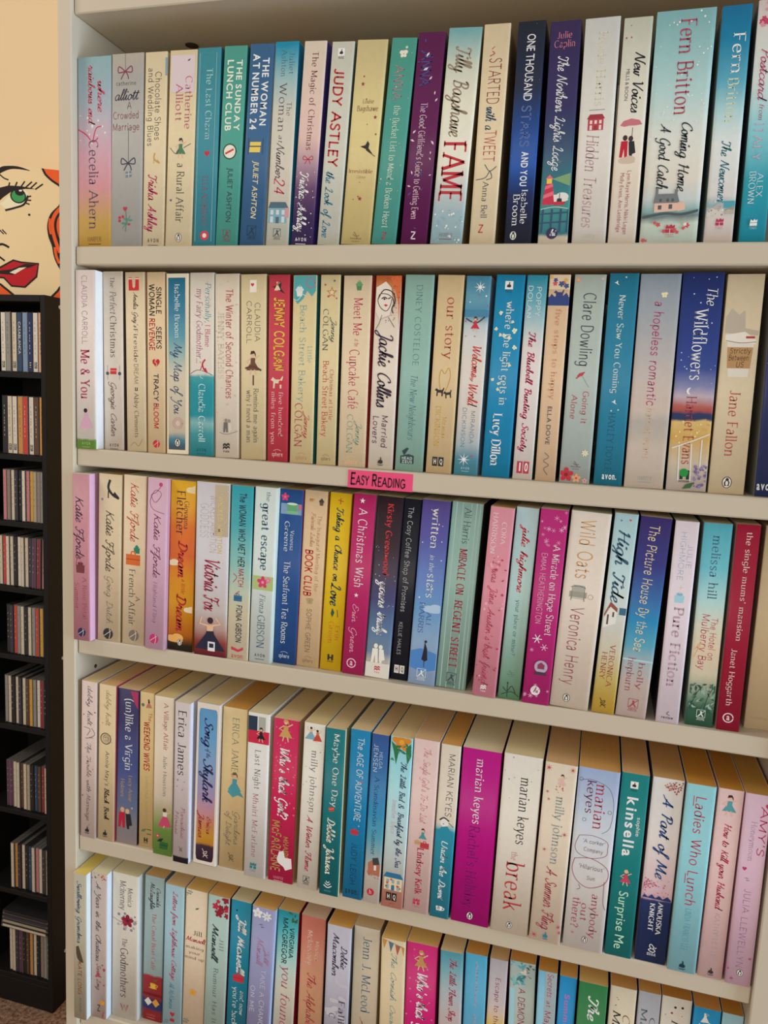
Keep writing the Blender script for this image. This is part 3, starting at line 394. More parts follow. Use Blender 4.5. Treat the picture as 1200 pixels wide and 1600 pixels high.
SECOND = [
("pale paperback with a walking woman on a green base, left end of second shelf", "d4c6c2@0 d8ccc6@.5 d8d0c8@.925 6f9a44@.935 6c9640@1", "c4b8b4 dcdce4", "",
 "A V mo 947490 34 60 3 41 CLAUDIA CARROLL;T V sf a84866 26 70 44 72 Me & You;I skirtgirl 48 83 96 c89cb4 c89cb4 281c24;M AVON 50 97 50 9cb878"),
("pale paperback with a red parcel between two grey baubles", "d4c8bc@0 d4c6b8@1", "c8bcb0 584c48", "",
 "T V se 584848 38 58 3 9 The;T V it 584848 36 66 11 23.5 Perfect;T V se 584848 36 66 24.5 48 Christmas;I box 50 55 38 c8343a e0a090;I dot 20 56.5 16 484c50;I dot 82 56.5 16 484c50;S 585858 .4 20,52 20,60;S 585858 .4 82,52 82,60;A V sc 685450 36 64 61 92 Georgie Carter;M AVON 50 97.5 54 404040"),
("cream paperback with a pair of red boots at its head", "d6c4a4@0 d6c4a4@1", "c8b494", "",
 "I boots 45 6.5 58 c02430 e0d4c0;T V sk 60503c 42 64 11 30 Amelia Grey's;T V se 60503c 42 62 31 50 Fireside;T V mo 60503c 42 62 50.5 62 DREAM;I boots 52 64.7 16 604838 604838;A V se 60503c 42 62 67 92.5 Abby Clements;S 8a7a60 .5 20,97 40,95 60,97 80,93"),
("cream paperback with bold uneven black and red capitals and a broken red heart", "d8c09c@0 d8be98@1", "c8ac84", "",
 "T V hb 34302c 54 80 8 23 SINGLE;T V hb 34302c 54 80 29.5 42 SEEKS;T V hb 34302c 14 42 6.5 24 WOMAN;T V hb b42c2c 14 42 25 43 REVENGE;I heart 50 49.5 44 b82830;S d8c09c .7 50,47 44,49 54,50 48,52;A V hb 2c3440 38 62 55.5 71 TRACY;A V hb b42c2c 38 62 72 86.5 BLOOM;M ARR 50 95 40 b82c34"),
("cream-edged paperback with a worn blue panel and a pale compass ring", "2a7090@0 2f7898@.2 4f90a4@.32 94b0ac@.44 d0c4ae@.54 d4c8b2@.86 5a94ac@.9 4a6a80@.94 8a5a60@1", "d4c8b2 d8ccb6", "",
 "R d8ccb4 0 9 0 100;R d8ccb4 86 100 0 100;R d8ccb4 0 100 0 2.4;R d8ccb4 0 100 97.5 100;A V se dce4e0 38 60 6 35.5 Isabelle Broom;T V sc 34486c 34 70 38 77 My Map of You;I ring 52 82.5 50 c0948c;I ring 52 82.5 34 c0948c;I dot 52 82.5 22 ccb4ac;M PENG 50 93.4 30 303030"),
("paperback white above and teal below with a red shoe on a parcel", "d8d0c6@0 d6cec4@.53 3f9ca4@.545 2a92a0@.6 2f98a4@.76 8cc0c4@.8 4aa4ac@.86 2a8c9c@1", "c8ccc8 b0c0c0", "",
 "T V it 3f8c98 64 86 5.5 27 Personally,;T V se b83c68 64 84 28 40 I Blame;T V it a03c74 28 52 8.5 49 my Fairy Godmother...;S 305058 .6 4,54.5 30,52.5 60,53 94,55;I shoe 60 50 44 b82c40 @-20;S d8dce0 .5 50,52 45,56 55,57;D sparkle 8 12 8 92 2 60 b89c70 d8ccb0;A V se c8e4e4 38 64 60 92.5 Claudia Carroll;M AVON 50 96.8 46 1c4c58"),
("creamy paperback with a pencil-drawn couple and rust-red hand lettering", "dcd0c0@0 dacebe@1", "ccc0ae c8bca8", "",
 "D dot 40 5 4 96 1 99 c8ac84 d0b898;A V se c8bcae 14 36 20 57 JENNY BAYLISS;T V hc ac2c3c 46 74 8 67.5 The Winter of Second Chances;I couple 54 82 56 686460 c8c0b4 88807a;S 585450 .4 20,86 50,87 96,85;M PAN 48 94.5 36 28282a"),
("straw-coloured paperback with a seated woman in brown boots", "d8c8a2@0 d4c29a@1", "c4b088 a89468", "",
 "R e0d8cc 36 62 3 9.5;I heart 46 5.5 14 c02c38;A V mo 585850 56 76 15 36 CLAUDIA;A V mo 585850 24 42 14 37 CARROLL;I woman 48 47 86 6a4838 3c2420;S 5a3830 2 20,50 50,49 80,51;S 5a3830 1.6 50,54 50,59;T V se 5a5a50 52 70 61 91 Remind me again;T V se 5a5a50 24 42 62 91 why I need a man"),
("raspberry red paperback with handwritten yellow capitals", "c24052@0 be3c4e@1", "a83040 8c2430", "",
 "I bird 48 7 64 282028;I skirtgirl 40 6 40 d8c4a8 b8744c d8b48c;A V hb d8b83c 30 74 12 51 JENNY COLGAN;I dog 44 56.5 66 d8c8b0;I dot 62 57 20 c8343c;T V se e4b8b0 54 74 62 86.5 five hundred;T V se e4b8b0 18 38 62 91 miles from you;M SPH 50 96 60 e0b0a8"),
("straw paperback with a teal swirl and cupcake at its head", "d8c89a@0 d6c496@1", "c4b488 2f8c98", "",
 "B 4a9ca0 0,0 100,0 100,8 80,11 60,8 45,12 20,15 0,12;I ring 74 4 40 b05c84;I cupcake 28 8 46 c8d4d0 d8d8d0 6ab0b0;S c8d8d4 .6 0,12 20,13 40,10 55,11;T V se 94b0a6 68 86 37 46 Little;T V se 8caca2 32 58 15.5 67 Beach Street Bakery;A V sc b84850 60 80 72 86 Jenny;A V se a84450 20 50 67.5 91.5 COLGAN;M SPH 50 97 54 b08468"),
("straw paperback with a gingerbread star at its head and rust-red title", "d8c89c@0 d6c498@1", "b8a47c 304040", "",
 "I star 58 9 58 b0744c;I star 58 9 34 d8c89c;I star 24 5 16 b03c34;I star 40 11 16 b03c34;I star 70 3 16 405060;I star 82 12 12 b03c34;A V sc 506460 60 84 22 34.5 Jenny;A V se 50605a 18 44 17.5 39.5 COLGAN;T V se b04440 60 78 49 76 Christmas at Little;T V se c04434 24 52 44.5 85 Beach Street Bakery;M SPH 50 96.6 54 7a6c54"),
("cream paperback with a little green cupcake at its head and red side", "dcc8aa@0 dcc8a8@1", "d0b890 c04048", "",
 "I cupcake 56 5 34 5c9060 4c7c50 6ca070;T V se b8385c 40 70 11.5 31 Meet Me;T V se b8385c 46 62 32.5 36.5 at the;T V se b8385c 30 64 38 69.5 Cupcake Caf\u00e9;A V sc 7c9a88 62 82 75.5 88 Jenny;A V se 7c9a88 30 50 72 93 COLGAN;M SPH 48 97 54 d8b090"),
("white paperback with an ink-drawn woman's face on an orange corner", "c86a38@0 d08858@.04 d8b094@.1 dccec0@.2 dcd2c4@1", "d0c4b4 86202c", "",
 "B c86030 55,0 100,0 100,28 92,14 80,8;D dot 60 3 45 100 0 24 a83c20 402020;B dccfc2 4,6 40,3 62,6 70,14 60,20 20,22 4,18;I face 42 13 84 302428 c02430;S 302428 .5 30,20 20,24 8,27;S 302428 .5 55,21 80,26;A V sk 34243c 24 74 28 67 Jackie Collins;T V hd 502040 50 72 71.5 89 Married;T V hd 502040 14 36 72 87 Lovers;M SWAN 50 95.5 28 2c2828"),
("plain duck-egg green paperback with thin spaced capitals and a dark perched bird mark", "8fb5ab@0 8cb2a8@1", "7aa096 342028", "",
 "A V sl 4c787c 42 62 5 46 DINEY COSTELOE;T V it 4c7478 40 62 50 84 The New Neighbours;M ZEUS 42 92.6 48 283c40"),
("tan paperback with a gold heart loop and two small dogs", "d4bc92@0 d2b88e@1", "c4a878 b89868", "",
 "T V se a44838 42 76 11 42 our story;S b8903c .7 40,59 30,52 36,47 50,49 64,46 72,50 62,56 46,60;I dog 34 58 40 282828;I dog 66 59 36 282828 @10;A V se c8a04c 54 68 71 82 Miranda;A V se c49c3c 26 44 65.5 86.5 DICKINSON;M HQ 46 94 44 282828"),
("snowy blue paperback with a woman in a red coat and spread arms", "4f90b0@0 6aa0b8@.1 4a8cac@.17 c0c8cc@.23 d0d0d0@.3 d4ccc4@.4 d6cec6@.7 b8c4c8@.82 5a9ab0@.9 4a90a8@1", "4c8ca4 d8dce0", "",
 "I burst 58 5.5 52 e8ecec;D dot 12 6 4 96 2 30 c8344c e8e8e8;R 3f7c9c 0 100 16.5 20;S 384048 1.4 10,21 50,23 85,20;I woman 48 23.5 60 b82840 3c2420;T V sk c43430 46 80 34 49.5 Welcome;T V sc c43430 48 62 44 52 to my;T V sk c43430 40 76 53 64 World;A V mo 5c7c90 58 74 67 84 MIRANDA;A V mo 5c7c90 22 38 65.5 86 DICKINSON;I burst 40 92 58 e8ecec;I dot 72 90 8 c8344c;M AVON 48 96.5 40 a8c8d4"),
("bright sky-blue paperback with cream butterflies and white title", "1f88b6@0 1f86b4@1", "1a74a0 186890", "",
 "M SWANB 46 5 28 282828;T V se e4e0d4 42 68 13 64 where the light gets in;D butterfly 12 17 12 94 16 60 e4dcc0;A V sf f4f0e4 28 60 68 94.5 Lucy Dillon"),
("blue-to-white paperback with curly crimson title and two red number blocks", "3a9ab6@0 70b0c0@.12 b8c8cc@.24 d8d0ce@.34 dcd2cc@1", "c8ccc8 4c8c58", "",
 "A V mo e8ecec 52 74 5.5 20 POPPY;A V mo e8ecec 10 32 5 21 DOLAN;T V sh b02c58 30 62 27 86 The Bluebell Bunting Society;M TEN 50 94 62 b03048"),
("peach paperback with a navy cat picture at its head", "d8b898@0 d8b898@1", "c8a484 304058", "",
 "R d4bca0 0 100 0 7;R 283c78 0 100 10.5 14.6;B 283c78 0,11 15,9 30,10.5 50,9 70,10 85,8.5 100,10 100,12 0,12;I dog 50 9 54 2c3c70;D flower 7 28 5 95 1 6 d0a83c c84c4c 304c80;T V se c88868 42 66 16 60 five steps to happy;A V sa 343c4c 38 58 63 82 ELLA DOVE;S 404858 .5 40,86 60,88 36,90 62,92 40,94 60,97"),
("grey-green paperback with red and orange flowers at its foot", "b2beb8@0 acb8b2@.5 a8b2ae@1", "9aa8a4 505048", "",
 "I flower 12 2.5 16 d89068 e0b090;I flower 90 2 16 b0a49c d0c8c0;A V hc 38444c 34 72 8.5 43.5 Clare Dowling;S b03c48 1.1 30,49 55,46;I leaf 44 47 26 b83c44;S 788480 .4 50,48 72,53;T V hc b03848 56 74 55 71 Going it;T V hc b03848 20 38 57 69 Alone;I daisy 78 85 24 d8d4b8 c8b888;M HEAD 52 91.5 30 5c4848;I flower 22 96 48 b82838 7a1c28;I flower 56 97.5 30 d89870 b84848;I flower 84 98.5 18 d09890 a85858"),
("deep teal paperback with small white birds and dark author capitals", "2a7c9c@0 2c80a0@.5 267894@1", "24708c 1f6480", "",
 "I bird 26 4.5 18 e0dcd0;I star 56 1.8 8 e0e0d8;T V se d4dcd4 38 60 10 56 Never Saw You Coming;I bird 50 60 20 e0dcd0;I star 42 64 8 e0e0d8;I star 66 63.5 8 e0e0d8;A V sl 184a68 36 58 65 93.5 HAYLEY DOYLE;M AVN 54 95.8 44 e8ecec"),
("hazy grey-blue to sand paperback with plum handwriting and a cream butterfly", "98a6b6@0 a8aaae@.25 c0b2aa@.5 c8b8ac@.62 b4aca4@.67 bcb2a6@.72 d2c2b4@.8 d4c6b6@1", "a8a4a8 b8ac9c", "",
 "I butterfly 62 9.5 18 e0d4a8 e0d4a8;T V hd a83c6c 40 62 12.5 61 a hopeless romantic;A V mo c8a884 42 60 62 86.5 harriet evans;M HARPER 52 95.4 40 8a98a0"),
("deep blue night-sky paperback above golden grass, with a green round sticker", "2a3874@0 2c4088@.3 34488e@.42 7c80a8@.5 b8a8b4@.545 b06058@.59 a8504c@.61 303c60@.625 303c60@.65 d8b878@.66 d4ac60@.74 d8c8b0@.85 c8bcb8@1", "283060 202850", "",
 "D dot 20 3 4 96 2 50 c8d0e4;T V it e8ecf0 62 86 6.5 15 The;T V se e8ecf0 36 68 16.5 49 Wildflowers;I moon 40 53.5 20 ece8e0;A V se a03c44 34 58 56 88 Harriet Evans;S d8d8d8 1 8,80 50,77 98,73;S d8d8d8 1 25,79 28,95;S d8d8d8 1 55,78 58,95;S d8d8d8 1 80,76 80,90;M HOD 44 93 30 242c28;I dot 42 91.5 22 1c8a3c;D dot 30 7 68 98 88 98 8878a8 6c5c8c;I leaf 55 97.5 30 3c6038;D dot 16 4 4 96 66 78 e8d8a8 c89840"),
("cream paperback with a takeaway coffee cup in a brown sleeve", "d6c6aa@0 d6c6a8@.25 ccbca0@.38 d4c4a6@.5 d6c4a4@1", "c8b080 b8a07c", "",
 "B b4a898 5,26 5,19 20,15 40,18 55,16 60,24 96,25 96,27;B d8d0c4 14,30 88,30 78,46 24,46;B e0d8cc 8,27 60,25.5 92,29 92,31 8,30;B b0885c 16,32.5 86,32.5 82,42 20,42;S 585048 .5 10,29.5 50,30.5 92,30;T H hd 2c2420 24 82 33 35.2 Strictly;T H hd 2c2420 22 78 36 38.4 Between;T H hd 2c2420 44 66 39 41.4 US;R a83c3c 64 88 27.5 28.5;A V se b04c44 36 64 52 83 Jane Fallon;M PENG 50 94.6 30 302c28"),
("navy paperback at the right edge of the second shelf, only its left part in view", "2e3868@0 303a68@1", "8c8c84 283058", "",
 "D dot 20 3 2 98 2 70 a8b0c8;M AVN 40 95.5 60 e4e4e8"),
]
THIRD = [
("dusty pink paperback with a small basket drawing, left end of the third shelf", "bc848e@0 b87c88@1", "a87880 d4a8c4", "",
 "A V sc 34283c 20 66 13 50 Katie Fforde;I jar 46 55.5 66 74383c 6a3438 b06070;S 74383c .7 20,54 30,50 60,49;T V se a8485c 60 82 61.5 87 A Rose Petal;T V se a8485c 12 36 65 81.5 Summer;M ARR 52 95 48 2c2854"),
("sandy paperback with a single black shoe at its head", "cebc9c@0 ccb898@1", "bca888", "",
 "I shoe 56 9 70 2c2c30;I dot 16 15 10 807c84;A V sc 4c443c 34 68 21 57 Katie Fforde;T V st 7c7468 40 66 60 89 Going Dutch;M ARR 48 95.5 44 343034"),
("cream paperback with orange and green luggage halfway down", "d8c4a8@0 d6c2a4@1", "c8b494", "",
 "A V sc c0543c 32 66 4 38 Katie Fforde;I jar 62 43 34 2c8068 2c8068 2c8068;I case 46 49 66 d06830 a84c20;T V se 5a5048 60 78 71 74 A;T V se 5a5048 30 56 55 89 French Affair;M ARR 54 94.5 46 746c60"),
("lilac paperback with a looping thistle line at its head", "caa4b8@0 c69eb4@1", "b890a4", "",
 "S 803c64 .6 70,4 45,8 20,10 40,14 70,9 40,7 15,13 30,18 85,20;I dot 66 3.5 18 b83c68;A V sc 783860 36 68 20 57 Katie Fforde;T V it 8a6480 40 58 60 84.5 Highland Fling;M ARR 48 94 46 b8306c"),
("orange and yellow paperback with pale clouds and crimson script", "d8a41c@0 d89c24@.12 d06c28@.25 cc6028@.42 d48c28@.55 d89c28@.7 cc7420@.88 302820@.95 282420@1", "d08828 a86818", "",
 "I cloud 92 5 60 e0cca0;I cloud 14 48 50 e4d0b0;I cloud 88 75 50 e4ccb0;I cloud 30 93 70 e0a860;A V se 502c34 56 74 11.5 28 Giovanna;A V se 502c34 26 58 6 32 Fletcher;T V sh a8242c 36 70 34.5 56 Dream;T V it a8242c 52 66 57 66 a little;T V sh a8242c 34 70 66 88 Dream;M PENG 50 95 22 302820"),
("thick silvery paperback with a woman in a black gown at its foot", "c4c0c8@0 c8c4ca@.5 cec6c4@.72 c8a8a0@.82 a04c48@.9 7c2430@.97 28203a@1", "c0bcc4 b8a890", "",
 "R b4a68e 56 98 1 30;A V mo b8b0b4 14 38 12 32 GODDESS;T V sb c8b07c 66 80 7 40 WICKED AMBITION;T V mo b8a8a4 44 62 7 40 WICKED AMBITION;D dot 50 2.5 40 98 4 50 d8c08c e0d4b8;A V sk 9c2c48 30 74 43 73 Victoria Fox;I gown 50 87 92 24243a 3a2028;R d8d8dc 44 66 91.5 97;R 24243a 48 62 92.5 95"),
("teal-to-cream paperback with a small blue handbag and dark capitals", "2f9aaa@0 3f9ea8@.2 80b4b0@.42 c0c8b4@.6 d6ccb0@.72 d8ccb0@1", "50949c 283c40", "",
 "T V hb 2a3a44 40 68 4 46 The WOMAN WHO MET HER;T V hb b42c3c 44 66 46.8 57.5 MATCH;S b42c3c .8 20,50 36,52 20,55;I case 44 64 40 30688c 284c6c;S b42c3c .9 50,60 30,62;A V hb 2c3440 40 64 68 90 FIONA GIBSON;M AVOPEN 48 95.5 56 c0384c"),
("pale blue-grey paperback with pink flowers on a green square", "ccd6d4@0 c8d2d0@1", "b8c4c4 c8d4c8", "",
 "T V se 4c6878 52 70 2.5 8 the;T V sf 46667a 36 70 9 47 great escape;R a8b878 4 98 50 58;I flower 50 53.5 52 c83c68 e08ca8;I flower 74 52 26 d87c98 e0b0c0;A V it 506878 40 64 60.5 71.5 Fiona;A V se 506878 34 66 72.5 92 GIBSON;M AVON 50 96 54 384048"),
("royal blue paperback with a green teacup and pink rose at its head", "26508e@0 244c88@1", "204478 8c2440", "",
 "R 7c94b4 6 96 8 14;I flower 22 4.5 34 c83c6c d87090;I cup 56 10 70 5ca070 7ab088 c8d8c0;R b86c80 82 96 8 11;A V se d4dce4 52 68 23 34.5 Vanessa;A V se d4dce4 26 46 18 35.5 Greene;T V se dce0e8 30 56 40.5 88.5 The Seafront Tea Rooms;M SPH 48 95.3 52 b8c8dc"),
("beige paperback with tiny teacup drawings and red capitals", "d6ba96@0 d2b48c@1", "c4a078", "",
 "I cup 30 5 24 a87844 b89060 c8a880;I cupcake 74 6 30 3c3438 604838 3c3438;T V se b88460 62 78 13.5 56.5 The Inaugural Meeting of the;T V sc b88460 34 52 12 31 Fairvale Ladies;T V hb b8302c 18 48 33 59.5 BOOK CLUB;I butterfly 46 62 34 a89470 8c7854;A V mo 6a5444 36 56 66.5 92 SOPHIE GREEN;M SPH 50 96.5 52 8c7454"),
("bright yellow paperback with dark green script and one green leaf", "d8b41c@0 d6b01c@1", "c49c18", "",
 "S b03828 .9 40,4 62,4.5;S b03828 .9 50,3 50,6;T V sh 24484c 36 66 8 49 Taking a Chance on;T V sh 24484c 30 74 50 62.5 Love;I leaf 44 67 36 1c5440 @60;S 1c5440 .8 66,65 70,69;A V se c8702c 64 82 74 83 Erin;A V se c8702c 32 54 72 85 Green;M HOD 48 93 34 28282c"),
("bright magenta paperback with two white stars and hand-cut lettering", "b42864@0 b02460@1", "98204c c8d0e0", "",
 "I star 40 3.8 26 f0dce4;T V hc ecd8e0 28 66 8 51.5 A Christmas Wish;I star 42 55.5 22 ecd8e0;A V st e0a4b8 30 56 60 87.5 Erin Green;M AR 42 93.8 42 e4b4c4"),
("paperback fading black to blue with a white silhouetted couple", "302028@0 36262e@.25 3e2f46@.4 4a4c78@.55 6484ac@.72 8098b4@.84 d4cec6@.89 d6d0c8@1", "2c2028 383040", "",
 "A V sf c8343c 42 66 4 43 Kirsty Greenwood;D dot 20 3 4 96 25 70 c8c8d8;T V sk e4e4ea 34 72 46 75.5 yours truly;I couple 50 86 84 e0dcd2 e0dcd2 e0dcd2;R d4cec6 0 100 91.5 100;M PAN 50 95.3 30 b83440"),
("slim black paperback with thin white lettering", "20222e@0 1e202c@1", "181a24 282c3c", "",
 "T V mo c8ccd4 30 58 4.5 62 The Cosy Coffee Shop of Promises;A V mo c0c4cc 28 48 67.5 86 KELLIE HAILES;M HQW 50 94 60 20222e"),
("violet-to-blue paperback with white stars and a woman in a long dark coat", "584a90@0 5856a0@.18 5a78b8@.4 6c9ccc@.58 98b8dc@.75 9cb4dc@1", "4c4884 3c4c74", "",
 "D star 9 8 8 92 2 60 e8ecf0;T V se e4e0d4 40 68 4.5 26 written;T V it dcdce4 44 60 29 38 in the;T V se e4e0d4 40 68 39 52.5 stars;I cloud 70 58 70 a8c4e0;A V se 485c98 50 66 60 67 ALI;A V se 485c98 22 40 55 72 HARRIS;B 4a80c0 0,82 40,80 100,82 100,91 50,93 0,91;B 24202c 52,76 62,80 66,86 56,87 44,86 50,80;S 24202c .7 54,86 55,90;I dot 55 76 10 2c2428;M SS 48 94 38 d4dcec"),
("pale green striped paperback with dark red small capitals", "92b6b0@0 8cb2ac@1", "78a098 242830", "",
 "R a8c6c0 14 17 0 100;R a8c6c0 34 36 0 100;R a8c6c0 62 64 0 100;R a8c6c0 78 81 0 100;R a8c6c0 90 92 0 100;A V se 486468 42 64 3 22 Ali Harris;T V sf a42c44 38 62 24.5 49 MIRACLE ON;T V sf a42c44 38 62 52 89 REGENT STREET;M SS 50 94.5 36 3c4c50"),
("rose pink paperback with small red flowers and thin script", "d48c9a@0 d08494@1", "b09080 8c5c64", "",
 "A V se e4ccd0 54 74 7.5 19 CORA;A V se e4ccd0 14 36 3 24.5 HARRISON;D flower 18 12 6 94 25 95 b83850 e0a8b4;D leaf 12 12 6 94 26 92 8c4450;T V st b03454 32 62 27.5 93 I was Jane Austen's best friend;M PAN 46 95.5 30 e8d8d8"),
("pale blue-green paperback with red handwriting and iron railings at its foot", "b2cad0@0 accaca@.3 a0c2bc@.6 84ae98@.85 5c9068@1", "90aca8 486858", "",
 "A V sk c03444 36 66 10 43 julie highmore;T V se 44646a 40 58 47.5 77 your place or mine?;M HEAD 50 86.5 34 50706c;S 24343c .7 40,92 42,99;S 24343c .7 16,98 60,96 94,98;S 24343c .7 20,94 40,96 60,93 80,97;I dot 40 91.5 8 24343c"),
("vivid pink paperback with white snowflakes and a snow globe", "b42a74@0 b02670@1", "a02464 601c40", "",
 "D snow 16 16 6 94 1 20 e4b4cc d890b4;T V se ecd8dc 58 84 18 64 A Miracle on Hope Street;A V mo dcacc0 20 40 22 58.5 EMMA HEATHERINGTON;I snow 34 66 34 ecd4dc;I snow 62 70 26 e0b0c8;I snow 18 72 14 e0b0c8;I globe 58 81 58 a8a0b8 8c3450 4c3044;M HIW 46 93 36 8c2464;D snow 7 14 6 94 86 97 e4b4cc"),
("thick cream paperback with a sketched stove and tall thin lettering", "dcd0c4@0 d8cabc@.5 d6c6b4@1", "c4b8a0 b0987c", "",
 "T V mo c08c50 28 64 4 34 Wild Oats;I armchair 40 40.5 44 a8a49c 989488;F 504c48 24 56 37.5 43.5 .4;I ring 72 42 14 b08858;S 504c48 .4 20,38 40,37 58,38;A V mo 984c58 28 60 48 88.5 Veronica Henry;M PENG 42 95 20 383430"),
("pale blue to mustard paperback with a small white cottage", "a4c4cc@0 b4ccce@.25 c4ccca@.45 ccc8bc@.58 d2cab0@.68 d0bc74@.8 cca848@.92 c8a03c@1", "a0b0ac 5c6c58", "",
 "I heart 68 3 12 c05060;I heart 30 3.5 10 408090;T V sk 34566e 24 74 7.5 43 High Tide;B dcd8d0 6,51 29,45 59,48 59,54 6,57;B 8c5040 4,50 28,43.5 60,46.5 60,48.5 29,46 6,51.5;R 3a6880 68 98 46 49.5;R 584c44 18 26 50 55;R 584c44 40 48 48.5 51;A V se a04438 50 72 65 86.5 VERONICA;A V se a04438 18 40 69 83 HENRY;M ORI 46 95 46 3c3428"),
("indigo to sea-blue paperback with sandy foot and gold handwriting", "3a2e6a@0 36387c@.22 2c609c@.38 2a84b4@.5 5aa4bc@.62 b0bcbe@.72 ccbcb4@.82 ccb6b0@1", "302858 3c4c58", "",
 "T V hd dcc8a0 32 62 4 67 The Picture House By the Sea;R a8c4c8 0 100 70.5 71.5;A V se a04c60 56 74 72 86 holly;A V se a04c60 20 42 70 87.5 hepburn;M SS 54 93.5 38 a04048"),
("pale pink paperback with a blue pot and worn silvery lettering", "dacdd6@0 d8cad4@1", "40303c d0c4cc", "",
 "A V mo a4b0c4 62 82 11 23 JULIE;A V mo a4b0c4 30 52 5 29 HIGHMORE;I jar 48 37 52 9cc8d4 7ab0c0 d0c8d0;I sparkle 50 32 26 d8c098;T V sf b494a4 32 72 42 82 Pure Fiction;M REV 50 97 44 404048"),
("turquoise-topped paperback with dark green foliage at its foot", "58b0c2@0 6cbac8@.2 a8cccc@.36 ccccb8@.48 d8c8ac@.6 d6ccb2@.72 88a48c@.83 406c54@.9 345c48@1", "7c8c7c 2c3c34", "",
 "A V se 46687e 36 66 6 37 melissa hill;T V hd c04c64 58 80 45.5 67 The Hotel on;T V hd c04c64 26 52 44 72 Mulberry Bay;S d8a878 .8 10,62 30,58 8,66;D leaf 46 18 4 98 78 92 2c5044 406858 8ca898;S 28483c .6 10,92 30,84 50,80;S 28483c .6 60,92 75,84 94,79;M SS 54 94 36 d4dcd4"),
("deep crimson paperback with white serif lettering and a circled mark", "9c1c38@0 961834@1", "b8a89c 7c1428", "",
 "T V se e4ccc8 44 68 3.5 56 the single mums' mansion;A V se e4ccc8 32 56 59.5 88 Janet Hoggarth;M AR 48 93.6 46 e4c4c8"),
("cream paperback set far back at the right end of the third shelf", "d6c4a2@0 d4c09c@1", "b8a888 c0ac88", "",
 "T V se c0a880 60 84 9 22 SOPHIE;S 3c3430 .6 40,29 60,28 90,26;S 3c3430 .6 40,31 70,30 96,28;P H sa a89878 20 80 93.5 95 headline"),
]
